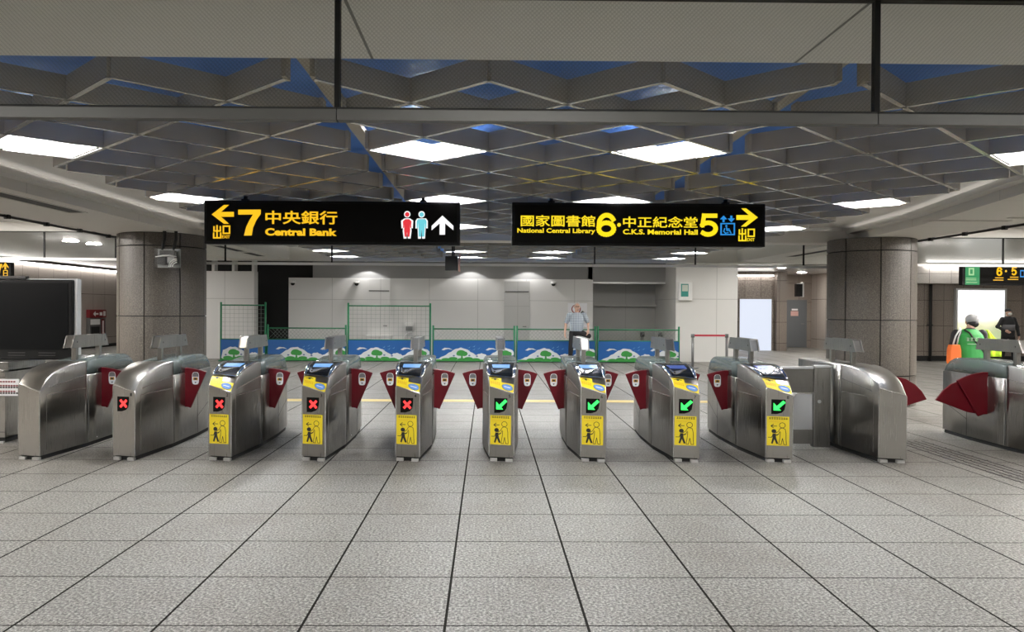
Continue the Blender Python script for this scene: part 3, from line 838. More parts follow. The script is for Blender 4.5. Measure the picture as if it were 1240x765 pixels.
def yellow_sticker():
    b = MB(); top_patch(b, -.94, .94, .004, .075, .002, 'yellow', 3); top_patch(b, -.94, -.02, .075, .125, .002, 'yellow', 2)
    top_poly(b, [(-.5, .118), (-.8, .100), (-.8, .094), (-.58, .100), (-.58, .084), (-.42, .084), (-.42, .100), (-.2, .094), (-.2, .100)], .0035, 'ink')
    for r in range(2):
        for k in range(5): top_poly(b, [(-.84 + k * .15, .055 - r * .016), (-.74 + k * .15, .055 - r * .016), (-.74 + k * .15, .064 - r * .016), (-.84 + k * .15, .064 - r * .016)], .0035, 'orange_print')
    return b.mesh('yellow_sticker')
def card_reader():
    b = MB(); E = lambda s: [(.45 + .40 * s * math.cos(a * PI / 12), .036 + .025 * s * math.sin(a * PI / 12)) for a in range(24)]
    top_poly(b, E(1.12), .0035, 'post_grey'); top_poly(b, E(1.0), .005, 'blue_print')
    top_poly(b, [(.2, .033), (.7, .033), (.7, .038), (.2, .038)], .006, 'lit_cyan' if False else 'white', .0006)
    return b.mesh('card_reader')
def reader_hood():
    b = MB(); top_patch(b, -.80, .80, .150, .70, .012, 'screen_black', 14)
    for y0, y1 in ((.140, .152), (.695, .71)): top_patch(b, -.92, .92, y0, y1, .014, 'chrome', 2)
    return b.mesh('reader_hood')
def chrome_rail(sd):
    b = MB(); pts = [top_pt(sd * .90, y, .006) for y in (.15, .2, .26, .33, .42, .52, .62, .70)]
    b.tube(pts, [.008, .017, .022, .024, .022, .018, .014, .008], 'chrome', 12); return b.mesh('chrome_rail')
def chrome_swoosh():
    b = MB(); top_poly(b, [(-.66, .34), (-.48, .25), (-.30, .27), (-.05, .285), (.50, .345), (.15, .29), (-.12, .225), (-.42, .185), (-.62, .20), (-.70, .27)], .020, 'seam_bright', .008)
    b.ball(top_pt(-.48, .225, .02), .012, .012, .006, 'ink', 10, 6)
    return b.mesh('card_slot_bezel')
def lcd(mname):
    b = MB(); top_patch(b, -.56, .56, .355, .51, .0165, mname, 3)
    return b.mesh('lcd_screen')
def number_mesh(n):
    me = text_mesh(str(n), -.010, .010, -.016, .016, 0, 'ink', 0.01, .0012)
    for v in me.vertices:
        f = .82 + v.co.x / .25; p = face_pt(f, .668 + v.co.z, -v.co.y + .0005); v.co = p
    return me

YN = 8.02
def gate(x, label, display=None, number=None, card=False, lcdm='lcd_blue', flaps=('L', 'R'), plate=None, wide=None, y=YN, solid=False):
    t = thing('ticket_gate', (x, y, 0), label, 'ticket gate', 'row of ticket gates')
    P = lambda n, key, fn: link(n, cached(key, fn), t)
    P('nose_cabinet', 'nose', nose_body); P('rear_cabinet', 'rear%d' % solid, lambda: rear_body(.948 if solid else .80)); P('plinth', 'plinth', plinth)
    P('foot', 'footl', lambda: foot(-1)); P('foot', 'footr', lambda: foot(1))
    if not solid: P('acrylic_cover', 'acr', acrylic)
    P('sensor_post', 'pa', lambda: bar_post(.89)); P('sensor_post', 'pb', lambda: bar_post(1.43)); bar = P('sensor_bar', 'bar', bar_box)
    if plate:
        b = MB(); b.hexa([(-.034, .742, 1.104), (.034, .742, 1.104), (.034, .805, 1.216), (-.034, .805, 1.216)], [(-.034, .732, 1.108), (.034, .732, 1.108), (.034, .795, 1.22), (-.034, .795, 1.22)], plate)
        link('notice_plate', b.mesh('notice_plate'), bar)
    for s, c in ((-1, 'L'), (1, 'R')):
        if c in flaps:
            f = P('flap', 'flap' + c, lambda: flap_poly(s, FLAP)); link('warning_label', cached('lab' + c, lambda: warn_label(s * .315)), f)
    if wide:
        s, p1, p2, lx = wide
        f = link('flap', flap_poly(s, p1), t); link('warning_label', warn_label(s * lx), f)
        link('flap', flap_poly(s, p2, 1.135, 1.165), t)
    if display:
        d = P('status_display', 'disp', display_panel)
        if display == 'x': link('red_cross_light', cached('ledx', led_cross), d)
        else: link('green_arrow_light', cached('leda', led_arrow), d)
    if number is not None: link('gate_number', number_mesh(number), t)
    if card:
        P('safety_poster', 'poster', poster); P('yellow_sticker', 'ysticker', yellow_sticker); P('card_reader', 'reader', card_reader)
        h = P('reader_hood', 'hood', reader_hood)
        link('lcd_screen', cached(lcdm, lambda: lcd(lcdm)), h); link('card_slot_bezel', cached('swoosh', chrome_swoosh), h)
        P('chrome_rail', 'railL', lambda: chrome_rail(-1)); P('chrome_rail', 'railR', lambda: chrome_rail(1))
    return t
gate(-4.626, 'plain steel ticket gate with blank front, leftmost, beside the big black screen', flaps=('R',))
gate(-3.672, 'steel ticket gate with red cross light but no yellow poster, second from the left', 'x', 1)
gate(-2.705, 'steel ticket gate numbered 2 with red cross and yellow poster, cream plate on its bar', 'x', 2, True, plate='cream')
gate(-1.758, 'steel ticket gate numbered 3 with red cross light and yellow poster', 'x', 3, True)
gate(-.806, 'steel ticket gate numbered 4 with red cross light, next to the first green arrow gate', 'x', 4, True)
gate(.148, 'steel ticket gate numbered 5 with green arrow, seen straight on under the sign gap', 'a', 5, True)
gate(1.085, 'steel ticket gate numbered 6 with green arrow and a white plate on its bar', 'a', 6, True, plate='white')
gate(2.036, 'steel ticket gate numbered 7 with green arrow and dark blue screen', 'a', 7, True, lcdm='lcd_deep')
gate(2.985, 'steel ticket gate with green arrow beside the low swing gate', 'a', 8, True, lcdm='lcd_deep', flaps=('L',))
gate(4.150, 'plain blank steel ticket gate right of the low swing gate, before the right column', flaps=(), wide=(1, WIDE1_R, WIDE2_R, .33), solid=True)
gate(6.025, 'steel ticket gate at right edge with wide two-blade red flap, before the green vested person', 'a', None, True, flaps=(), wide=(-1, WIDE1_L, WIDE2_L, .16))

# low swing gate between the ninth and tenth gates
t = thing('swing_gate', (3.55, 8.98, 0), 'low steel swing gate with a clear window between two ticket gates', 'swing gate')
b = MB(); b.box(-.33, .17, -.03, .03, .62, .90, 'steel_dark'); b.box(-.34, .17, -.04, .04, .885, .915, 'alu_pale'); link('top_panel', b.mesh('top_panel', .006), t)
b = MB(); b.box(-.33, .17, -.03, .03, .035, .20, 'steel_dark'); link('bottom_panel', b.mesh('bottom_panel', .006), t)
b = MB(); b.box(.17, .36, -.05, .05, 0, .90, 'steel_dark'); b.box(.165, .365, -.055, .055, .90, .93, 'alu_pale'); link('hinge_post', b.mesh('hinge_post', .008), t)
b = MB(); b.box(-.33, -.28, -.03, .03, .20, .62, 'steel_dark'); link('side_stile', b.mesh('side_stile', .006), t)
b = MB()
b.prism([(-.04, .20), (.17, .20), (.17, .60), (-.02, .60), (-.06, .54), (-.06, .24)], -.006, .006, 'hoarding_grey'); link('window_panel', b.mesh('window_panel'), t)
b = MB(); b.cyl((.23, -.058, .52), .02, .01, 'alu_pale', 16, 'y'); link('lock', b.mesh('lock'), t)

# ================================================================== HANGING SIGNS
def sign_box(x0, x1, z0, z1, y, label, rods, zc=2.75, dep=.13):
    cx = (x0 + x1) / 2; w = (x1 - x0) / 2
    t = thing('hanging_sign', (cx, y, z0), label, 'sign', 'hanging direction signs')
    b = MB(); b.box(-w, w, 0, dep, 0, z1 - z0, 'black_paint'); link('housing', b.mesh('housing', .012), t)
    b = MB(); b.box(-w + .03, w - .03, -.003, 0.01, .03, z1 - z0 - .03, 'sign_face'); link('face_panel', b.mesh('face_panel', .002), t)
    for r in rods:
        b = MB(); b.cyl((r - cx, dep / 2, z1 - z0 - .01), .022, zc - z1 + .012, 'black_paint', 12); b.box(r - cx - .035, r - cx + .035, dep / 2 - .035, dep / 2 + .035, z1 - z0 - .005, z1 - z0 + .02, 'black_paint')
        link('hanger', b.mesh('hanger'), t)
    return t
class Art:
    """draws on a sign face; map: drawing grid -> local (x, z)"""
    def __init__(self, t, f): self.t = t; self.f = f
    def text(self, name, body, bx, m, bold=0.0):
        x0, z1 = self.f(bx[0], bx[1]); x1, z0 = self.f(bx[2], bx[3]); x1b, _ = self.f(bx[2], bx[1])
        me = text_mesh(body, x0, x1, z0, z1, -.003, m, bold)
        for w_ in (word_split(me, (z1 - z0) * .22) if ' ' in body else [me]): o = link(name, w_, self.t)
        return o
    def polys(self, name, items):
        b = MB()
        for k, (pts, m, lay) in enumerate(items):
            q = [self.f(*p) for p in pts]; o = -.003 - .0015 * lay
            b.prism(q, o - .002, o, m)
        return link(name, b.mesh(name), self.t)
    def strokes(self, name, segs, w, m, dep=.006):
        b = MB()
        for pts in segs:
            q = [Vector(self.f(*p)) for p in pts]
            for a, c in zip(q, q[1:]):
                d = (c - a).normalized(); n = Vector((-d.y, d.x)) * w / 2; e = d * w / 2
                b.prism([tuple(a - e + n), tuple(a - e - n), tuple(c + e - n), tuple(c + e + n)], -dep, -.003, m)
        return link(name, b.mesh(name), self.t)
def numeral(art, d, bx, m):
    """bold rounded numeral filling the box"""
    x0, y0, x1, y1 = bx; w = x1 - x0; h = y1 - y0
    if d == '7':
        art.polys('number', [([(x0, y0), (x1, y0), (x1, y0 + .17 * h), (x0 + .80 * w, y0 + .42 * h), (x0 + .66 * w, y0 + .70 * h), (x0 + .60 * w, y1), (x0 + .26 * w, y1), (x0 + .36 * w, y0 + .66 * h), (x0 + .52 * w, y0 + .38 * h), (x0 + .66 * w, y0 + .19 * h), (x0, y0 + .19 * h)], m, 0)]); return
    tk = .19 * h; a = tk / 2 / h; aw = tk / 2 / w
    E = lambda cx, cy, rx, ry, t0, t1, n=14: [(cx + rx * math.cos(math.radians(t0 + (t1 - t0) * k / n)), cy + ry * math.sin(math.radians(t0 + (t1 - t0) * k / n))) for k in range(n + 1)]
    if d == '6': segs = [E(.5, .66, .5 - aw, .34 - a, 0, 360, 22), E(.52, .50, .52 - aw, .5 - a, 205, 325, 14), [(aw, .66), (aw + .005, .50), (aw + .03, .36)]]
    else: segs = [[(.86, a), (.24, a), (.16, .50)], E(.47, .655, .53 - aw, .345 - a, -140, 132, 20)]
    art.strokes('number', [[(x0 + u * w, y0 + v * h) for u, v in q] for q in segs], tk * art.k, m)
def circ(cx, cy, r, n=18): return [(cx + r * math.cos(2 * PI * k / n), cy + r * math.sin(2 * PI * k / n)) for k in range(n)]
def arrow_left(x0, y0, x1, y1):
    h = y1 - y0; c = (y0 + y1) / 2; w = x1 - x0; s = h * .13
    return [(x0, c), (x0 + w * .55, y0), (x0 + w * .78, y0), (x0 + w * .42, c - s), (x1, c - s), (x1, c + s), (x0 + w * .42, c + s), (x0 + w * .78, y1), (x0 + w * .55, y1)]
def exit_glyph(art, x0, y0, x1, y1, m):
    """the two characters for exit, with the small word under the second"""
    w = x1 - x0; h = y1 - y0; X = lambda u: x0 + u * w; Y = lambda v: y0 + v * h
    art.strokes('exit_characters', [[(X(.22), Y(.05)), (X(.22), Y(.92))], [(X(.04), Y(.12)), (X(.04), Y(.42)), (X(.42), Y(.42)), (X(.42), Y(.12))], [(X(.02), Y(.58)), (X(.02), Y(.92)), (X(.44), Y(.92)), (X(.44), Y(.58))],
                                   [(X(.60), Y(.08)), (X(.97), Y(.08)), (X(.97), Y(.60)), (X(.60), Y(.60)), (X(.60), Y(.08))]], w * art.k * .085, m)
    art.text('exit_word', 'EXIT', (X(.52), Y(.74), X(1.0), Y(.97)), m, .01)
def pict(cx, top, h, w, woman):
    y = lambda v: top + v * h; x = lambda u: cx + u * w
    if woman: body = [(x(-.22), y(.25)), (x(.22), y(.25)), (x(.5), y(.34)), (x(.46), y(.62)), (x(.36), y(.62)), (x(.3), y(.45)), (x(.36), y(.72)), (x(.28), y(1)), (x(.06), y(1)), (x(0), y(.8)), (x(-.06), y(1)), (x(-.28), y(1)), (x(-.36), y(.72)), (x(-.3), y(.45)), (x(-.36), y(.62)), (x(-.46), y(.62)), (x(-.5), y(.34))]
    else: body = [(x(-.36), y(.25)), (x(.36), y(.25)), (x(.5), y(.34)), (x(.5), y(.62)), (x(.38), y(.62)), (x(.34), y(.40)), (x(.32), y(.64)), (x(.28), y(1)), (x(.05), y(1)), (x(0), y(.66)), (x(-.05), y(1)), (x(-.28), y(1)), (x(-.32), y(.64)), (x(-.34), y(.40)), (x(-.38), y(.62)), (x(-.5), y(.62)), (x(-.5), y(.34))]
    return body, circ(cx, y(.115), h * .095)

SY = 8.5
x0, x1, z0, z1 = -3.043, -.302, 2.231, 2.70
t = sign_box(x0, x1, z0, z1, SY, 'long black hanging sign with yellow 7, left arrow and toilet figures', (-2.62, -.70))
cx_ = (x0 + x1) / 2
def f1(px, py):
    u = (px - 25) / 1205; v = (py - (22 + 18 * u)) / 198; return (x0 + u * (x1 - x0) - cx_, (z1 - v * (z1 - z0)) - z0)
a = Art(t, f1); a.k = (x1 - x0) / 1205
a.polys('arrow', [(arrow_left(62, 45, 166, 130), 'lit_yellow', 0)])
exit_glyph(a, 70, 136, 148, 198, 'lit_yellow')
numeral(a, '7', (186, 67, 292, 184), 'lit_yellow')
a.text('chinese_lettering', '中央銀行', (314, 72, 652, 138), 'lit_yellow', .016)
a.text('english_lettering', 'Central Bank', (313, 151, 650, 190), 'lit_yellow', .042)
bo, hd = pict(981, 82, 122, 58, True); bo2, hd2 = pict(981, 90, 106, 40, True)
a.polys('woman_symbol', [(bo, 'lit_white', 0), (circ(981, 94, 15), 'lit_white', 0), (bo2, 'lit_red', 1), (circ(981, 95, 10.5), 'lit_red', 1)])
bo, hd = pict(1049, 83, 122, 58, False); bo2, hd2 = pict(1049, 90, 106, 46, False)
a.polys('man_symbol', [(bo, 'lit_white', 0), (circ(1049, 95, 15), 'lit_white', 0), (bo2, 'lit_cyan', 1), (circ(1049, 96, 10.5), 'lit_cyan', 1)])
a.polys('up_arrow', [([(1147, 101), (1199, 148), (1199, 168), (1160, 137), (1160, 188), (1134, 188), (1134, 137), (1096, 168), (1096, 148)], 'lit_white', 0)])

X0, X1, Z0, Z1 = .256, 2.996, 2.236, 2.703
t = sign_box(X0, X1, Z0, Z1, SY, 'long black hanging sign with yellow 6 and 5 and a right arrow', (.685, 2.58))
CX_ = (X0 + X1) / 2
def f2(px, py):
    u = (px - 22) / 1208; v = (py - (14 + 10 * u)) / 202; return (X0 + u * (X1 - X0) - CX_, (Z1 - v * (Z1 - Z0)) - Z0)
a = Art(t, f2); a.k = (X1 - X0) / 1208
a.text('chinese_lettering', '國家圖書館', (64, 74, 418, 130), 'lit_lemon', .013)
a.text('english_lettering', 'National Central Library', (48, 135, 418, 166), 'lit_lemon', .028)
numeral(a, '6', (425, 66, 516, 176), 'lit_lemon')
a.polys('dot', [(circ(531, 121, 9), 'lit_lemon', 0)])
a.text('chinese_lettering', '中正紀念堂', (550, 81, 905, 136), 'lit_lemon', .013)
a.text('english_lettering', 'C.K.S. Memorial Hall', (550, 141, 906, 168), 'lit_lemon', .03)
numeral(a, '5', (915, 69, 1001, 176), 'lit_lemon')
a.polys('lift_symbol', [([(1014, 113), (1084, 113), (1084, 170), (1014, 170)], 'lit_blue', 0), ([(1021, 119), (1077, 119), (1077, 164), (1021, 164)], 'sign_face', 1),
    ([(1029, 78), (1046, 96), (1034, 96), (1034, 109), (1024, 109), (1024, 96), (1012, 96)], 'lit_blue', 0), ([(1066, 110), (1083, 92), (1071, 92), (1071, 79), (1061, 79), (1061, 92), (1049, 92)], 'lit_blue', 0),
    (circ(1042, 127, 5), 'lit_blue', 2)])
a.strokes('wheelchair_symbol', [[(1043, 135), (1045, 148), (1058, 148), (1064, 160)], [(1034, 140), (1030, 152), (1038, 161), (1050, 158)], [(1044, 141), (1055, 141)]], .011, 'lit_blue', .010)
ar = arrow_left(1090, 45, 1193, 130); a.polys('arrow', [([(2283 - px, py) for px, py in ar][::-1], 'lit_lemon', 0)])
exit_glyph(a, 1102, 138, 1178, 200, 'lit_lemon')

# partly seen sign at far left
x0b, x1b, z0b, z1b = -10.6, -8.764, 2.09, 2.36
t = sign_box(x0b, x1b, z0b, z1b, 14.6, 'small black hanging sign with yellow 7 and up arrow at the left edge', (-10.2, -9.1), 3.05)
cb = (x0b + x1b) / 2
f3 = lambda px, py: (x1b - (136 - px) / 136 * .43 - cb, z1b - (py - 88) / 96 * (z1b - z0b) - z0b)
a = Art(t, f3); a.k = .43 / 136
numeral(a, '7', (56, 100, 90, 164), 'lit_yellow')
a.polys('up_arrow', [([(108, 90), (126, 118), (126, 128), (113, 112), (113, 136), (103, 136), (103, 112), (91, 128), (91, 118)], 'lit_yellow', 0)])
a.text('chinese_lettering', '出口', (-6, 92, 48, 130), 'lit_yellow', .012)
a.text('english_lettering', 'Central Bank', (-60, 140, 48, 160), 'lit_yellow', .02)
a.strokes('exit_characters', [[(98, 142), (98, 178), (120, 178), (120, 142), (98, 142)], [(98, 160), (120, 160)]], .012, 'lit_yellow')

# sign at far right
xr0, xr1, zr0, zr1 = 9.02, 11.9, 2.055, 2.425
t = sign_box(xr0, xr1, zr0, zr1, 14.9, 'black hanging sign with a green panel at the right edge', (10.5, 11.6), 3.05)
cr = (xr0 + xr1) / 2
f4 = lambda px, py: (xr0 + (px - 336) / 5.1 / 63.5 - cr, zr1 - (py - 118) / 104 * (zr1 - zr0) - zr0)
a = Art(t, f4); a.k = 1 / 5.1 / 63.5
a.polys('green_panel', [([(352, 122), (441, 122), (441, 220), (352, 220)], 'lit_green_panel', 0), ([(372, 130), (406, 130), (406, 170), (372, 170)], 'lit_sage', 1), ([(381, 138), (397, 138), (397, 162), (381, 162)], 'lit_green_panel', 2)])
a.strokes('green_panel_lettering', [[(358, 185), (418, 185)], [(358, 194), (418, 194)], [(360, 207), (424, 207)]], .012, 'lit_sage')
numeral(a, '6', (546, 124, 580, 172), 'lit_yellow')
numeral(a, '5', (638, 122, 670, 168), 'lit_yellow')
a.polys('dot', [(circ(604, 146, 6), 'lit_yellow', 0)])
a.strokes('small_lettering', [[(540, 182), (586, 182)], [(528, 194), (586, 194)], [(632, 178), (678, 178)], [(618, 190), (678, 190)]], .016, 'lit_yellow')
a.polys('lift_symbol', [([(692, 140), (720, 140), (720, 178), (692, 178)], 'lit_blue', 0), ([(697, 146), (715, 146), (715, 172), (697, 172)], 'sign_face', 1)])
# ================================================================== FLOOR MARKINGS
b = MB()
b.box(-3.6, 4.6, 13.16, 13.46, 0.0, 0.004, 'tactile_yellow')
tag(link('floor_strip', b.mesh('floor_strip')), 'thin pale yellow strip across the floor between the stone columns', 'floor strip')
t = thing('tactile_path', (5.04, 6.4, 0), 'dark ribbed guide strip on the floor leading to the wide right-hand lane', 'tactile strip')
for k in range(5):
    b = MB(); x = -.17 + k * .085
    for q in range(24): b.box(x - .014, x + .014, -3.0 + q * .25, -3.0 + q * .25 + .22, 0, .005, 'tactile')
    link('rib', b.mesh('rib'), t)

# ================================================================== LEFT COUNTER AND SCREEN
t = thing('service_counter', (-6.6, 9.45, 0), 'low stainless steel counter under the black screen at left', 'counter')
b = MB(); b.box(-1.8, 1.12, -.42, .4, .06, .80, 'steel'); b.box(-1.8, 1.12, -.425, -.42, .118, .124, 'seam_dark'); b.box(-1.8, 1.12, -.425, -.42, .74, .746, 'seam_dark'); link('cabinet', b.mesh('cabinet'), t)
b = MB(); b.box(-1.8, 1.12, -.36, .4, .80, .915, 'steel_dark'); b.box(-1.8, 1.12, -.44, .42, .80, .825, 'steel'); link('worktop', b.mesh('worktop', .004), t)
b = MB(); b.box(-1.8, 1.1, -.38, .38, 0, .06, 'rubber'); link('plinth', b.mesh('plinth'), t)
b = MB(); b.box(-1.8, 1.12, -.46, -.42, 0, .018, 'alu_pale'); link('toe_strip', b.mesh('toe_strip'), t)
t2 = thing('notice', (-5.43, 9.025, .63), 'small white notice with red and dark lines on the steel counter', 'notice')
b = MB(); b.box(-.16, .115, -.004, .002, -.095, .095, 'white'); link('sheet', b.mesh('sheet'), t2)
b = MB()
for r, (z, m, x1) in enumerate(((.065, 'red_paint', .06), (.02, 'red_paint', .09), (.0, 'ink', .09), (-.045, 'red_paint', .05), (-.065, 'ink', .08))):
    x = -.13
    while x < x1: b.box(x, x + .022, -.006, -.004, z - .008, z + .008, m); x += .03
link('printed_lines', b.mesh('printed_lines'), t2)
t = thing('black_screen', (-6.48, 9.5, .915), 'big blank black screen with pale frame standing on the left counter', 'screen')
b = MB(); b.box(-1.5, 1.535, -.03, .10, .0, .955, 'black_paint'); link('housing', b.mesh('housing', .02, 3), t)
b = MB(); b.box(-1.44, 1.48, -.034, -.028, .12, .915, 'dead_screen'); link('screen_panel', b.mesh('screen_panel'), t)
b = MB(); b.box(1.537, 1.575, .0, .09, .0, .965, 'alu_pale'); b.box(-1.5, 1.56, .06, .09, .957, .972, 'alu_pale'); link('side_frame', b.mesh('side_frame', .004), t)
for k in range(4):
    for r in range(2):
        b = MB(); x = .05 + k * .36; b.box(x, x + .2, -.034, -.029, .05 + r * .03, .056 + r * .03, 'seam_dark'); link('vent_slot', b.mesh('vent_slot'), t)
b = MB(); b.box(-1.5, .95, .02, .09, .965, 1.0, 'seam_dark'); link('top_cover', b.mesh('top_cover', .005), t)

# clear box hung before the left column
t = thing('hanging_box', (-5.02, 12.38, 2.17), 'small clear box with curved white bands hung before the left stone column', 'hanging box')
b = MB(); b.box(-.18, .18, .12, .135, 0, .30, 'post_grey'); link('back_plate', b.mesh('back_plate', .004), t)
b = MB(); b.box(-.18, .18, -.02, .118, 0, .30, 'clear_glass'); link('clear_case', b.mesh('clear_case', .004), t)
b = MB(); b.box(-.15, -.02, .03, .11, .05, .17, 'seam_dark'); b.box(.0, .13, .03, .11, .06, .18, 'post_grey'); b.box(-.12, .12, .03, .11, .19, .27, 'seam_dark'); link('equipment', b.mesh('equipment', .01), t)
b = MB(); b.tube([(-.17, 0.01, .165), (-.05, 0.0, .185), (.05, 0.0, .188), (.16, .01, .17)], [.005, .012, .013, .006], 'white', 8); link('white_band', b.mesh('white_band'), t)
for r in (.07, .10, .125):
    b = MB(); b.tube([(.175 - r * math.cos(a) if False else .17 + r * math.cos(PI / 2 + a), 0.0, .012 + r * math.sin(PI / 2 + a) * .95) for a in [PI / 2 * k / 8 for k in range(9)]], .009, 'white', 6); link('white_band', b.mesh('white_band'), t)
for x in (-.11, .07):
    b = MB(); b.tube([(x, .14, .28), (x + .01, .13, .36), (x + .03, .14, .45), (x + .03, .14, .58)], .026, 'strap_black', 10); link('strap', b.mesh('strap'), t)

# black camera box with a pinkish rod at the rear curtain
t = thing('surveillance_camera', (-.60, 13.4, 2.20), 'small black box with a short pink rod hung below the beam between the two signs', 'camera')
b = MB(); b.box(-.12, .09, -.08, .08, 0, .24, 'black_paint'); link('housing', b.mesh('housing', .01), t)
b = MB(); b.box(-.015, .015, -.015, .015, .24, .56, 'black_paint'); link('bracket', b.mesh('bracket'), t)
b = MB(); b.tube([(.12, 0, -.02), (.11, 0, .10), (.125, 0, .28)], .018, 'pink_notice', 8); link('rod', b.mesh('rod'), t)
b = MB(); b.cyl((-.03, -.095, .12), .035, .03, 'lens_dark', 16, 'y'); link('lens', b.mesh('lens'), t)

# ================================================================== FENCE PANELS
def fence(x0, x1, tall, label, seed, base_l=False):
    rnd = random.Random(seed); y = 22.9; w = x1 - x0
    t = thing('fence_panel', (x0, y, 0), label, 'fence panel', 'green fence panels with a landscape banner')
    top = 1.69 if tall else 1.05; rail = 1.62 if tall else .965
    for px in (0.0, w):
        b = MB(); b.cyl((px, 0, 0), .028, top, 'fence_green', 10); b.ball((px, 0, top), .03, .03, .02, 'fence_green', 10, 6); link('post', b.mesh('post'), t)
        b = MB(); b.box(px - .033, px + .033, -.13, .13, 0, .035, 'fence_green'); link('base_foot', b.mesh('base_foot', .005), t)
    for z, r in ((rail, .019), (.035, .022), (.635, .018)):
        b = MB(); b.cyl((0, 0, z), r, w, 'fence_green', 8, 'x'); link('rail', b.mesh('rail'), t)
    b = MB()
    if tall:
        n = int(w / .125)
        for k in range(1, n): b.box(w * k / n - .003, w * k / n + .003, -.003, .003, .64, rail, 'wire')
        for k in range(1, 8): b.box(0, w, -.003, .003, .64 + (rail - .64) * k / 8 - .003, .64 + (rail - .64) * k / 8 + .003, 'wire')
    else:
        h = rail - .64; n = int(w / .11); 
        for k in range(-3, n + 1):
            for s in (1, -1):
                a0, a1 = k * .11, k * .11 + h
                if s < 0: a0, a1 = a1, a0
                p, q = Vector((a0, 0, .64)), Vector((a1, 0, .64 + h))
                if min(a0, a1) < 0 or max(a0, a1) > w: continue
                b.tube([p, q], .0028, 'wire', 4)
    link('wire_mesh', b.mesh('wire_mesh'), t)
    # printed banner: sky, cloud-white hills, bushes, birds
    b = MB(); b.box(.01, w - .01, -.03, -.026, .03, .625, 'banner_blue')
    def ell(cx, cz, rx, rz, m, o, n=18):
        pts = [(min(max(cx + rx * math.cos(2 * PI * k / n), .012), w - .012), max(cz + rz * math.sin(2 * PI * k / n), .034)) for k in range(n)]
        q = []
        for p in pts:
            if not q or (abs(p[0] - q[-1][0]) + abs(p[1] - q[-1][1])) > 1e-4: q.append(p)
        if len(q) > 3 and max(p[0] for p in q) - min(p[0] for p in q) > .02: b.prism(q, -o - .002, -o, m)
    def hill(c, half, h, o, m='banner_cloud'):
        pts = []
        for k in range(25):
            u = -1 + 2 * k / 24; x = c + u * half
            z = .04 + h * (math.exp(-(u * 2.0) ** 2) * .72 + .28 * (1 - u * u)) + .012 * math.sin(k * 2.4 + seed)
            pts.append((min(max(x, .012), w - .012), z))
        q = [pts[0]]
        for p in pts[1:]:
            if p[0] > q[-1][0] + 1e-4: q.append(p)
        if len(q) < 3: return
        b.prism([(q[0][0], .033)] + q + [(q[-1][0], .033)], -o - .002, -o, m)
    for per in range(3):
        cx = .85 + per * 1.28 - (.0 if w > 2 else .45)
        if cx - .5 > w: continue
        hill(cx - .05, .85, .38, .030); hill(cx + .55, .5, .22, .032)
        ell(cx - .04, .27, .13, .085, 'banner_green', .036); ell(cx + .05, .25, .10, .07, 'banner_green', .037); ell(cx - .1, .25, .08, .06, 'banner_green', .0375)
        b.prism([(cx - .05, .09), (cx + .02, .09), (cx + .0, .22), (cx - .03, .22)], -.036, -.034, 'banner_green') if cx + .1 < w and cx > .1 else None
        for q in range(5): ell(cx - .45 + q * .22 + rnd.uniform(-.05, .05), .08 + .03 * (q % 2), .13, .045, 'banner_green', .038 + q * .0003)
        for dx, dz in ((.2, .2), (.42, .18), (-.25, .19)): ell(cx + dx, dz, .032, .022, 'banner_dot', .040)
        # large bird and small birds
        bx = cx - .48
        if .2 < bx < w - .3:
            b.prism([(bx - .13, .36), (bx - .04, .42), (bx + .10, .41), (bx + .2, .36), (bx + .06, .385), (bx - .02, .365), (bx - .06, .345)], -.034, -.032, 'banner_cloud')
        for q in range(5):
            sx, sz = cx + .18 + (q % 3) * .14, .34 + (q // 3) * .085 + (q % 3) * .03
            if sx < w - .12: b.prism([(sx - .04, sz - .012), (sx + .01, sz), (sx + .05, sz + .04), (sx + .02, sz - .006)], -.034, -.032, 'banner_sky')
    for q in range(int(w / .25)):
        ell(.12 + q * .25 + rnd.uniform(-.04, .04), .055, .16, .03, 'banner_green', .0425 + q * .0002)
    link('banner', b.mesh('banner'), t)
    return t
for x0, x1, tall, lab, sd in ((-7.70, -6.42, True, 'tall narrow green wire fence panel at the far left end of the fence', 1),
        (-6.35, -4.10, False, 'low green fence panel with landscape banner before the black opening', 2),
        (-4.03, -1.66, True, 'tall wide green wire fence panel before the white wall device', 3),
        (-1.57, .78, False, 'low green fence panel, first one right of the wide tall panel', 4),
        (.86, 3.13, False, 'low green fence panel with landscape banner behind the man in the plaid shirt', 5),
        (3.21, 5.57, False, 'low green fence panel with landscape banner at the right end, before the grey recess', 6)):
    fence(x0, x1, tall, lab, sd)

# ================================================================== SMALL THINGS AT THE BACK
def dome(x, z, y, label):
    t = thing('dome_camera', (x, y, z), label, 'camera', 'dome cameras on the hoarding')
    b = MB(); b.box(-.07, .07, -.12, .0, .0, .05, 'white'); b.cyl((0, -.09, -.03), .085, .05, 'white', 18); link('mount', b.mesh('mount'), t)
    b = MB(); b.ball((0, -.09, -.04), .068, .068, .07, 'lens_dark', 14, 8); link('dome', b.mesh('dome'), t)
dome(-6.12, 2.36, 24.95, 'small white dome camera at the top left corner of the hoarding')
dome(-4.12, 2.36, 24.95, 'small white dome camera on the hoarding, left of the first slotted door')
dome(2.07, 2.385, 24.95, 'small white dome camera on the hoarding above the man')
t = thing('meter_box', (5.9, 23.6, 2.11), 'white wall box with green screen on the pale pillar', 'meter box')
b = MB(); b.box(-.2, .2, -.14, 0, -.27, .27, 'white'); link('housing', b.mesh('housing', .01), t)
b = MB(); b.box(-.14, .08, -.15, -.139, -.16, .22, 'meter_green'); link('green_panel', b.mesh('green_panel'), t)
b = MB(); b.box(-.11, .06, -.155, -.149, .0, .19, 'meter_face'); link('screen', b.mesh('screen'), t)
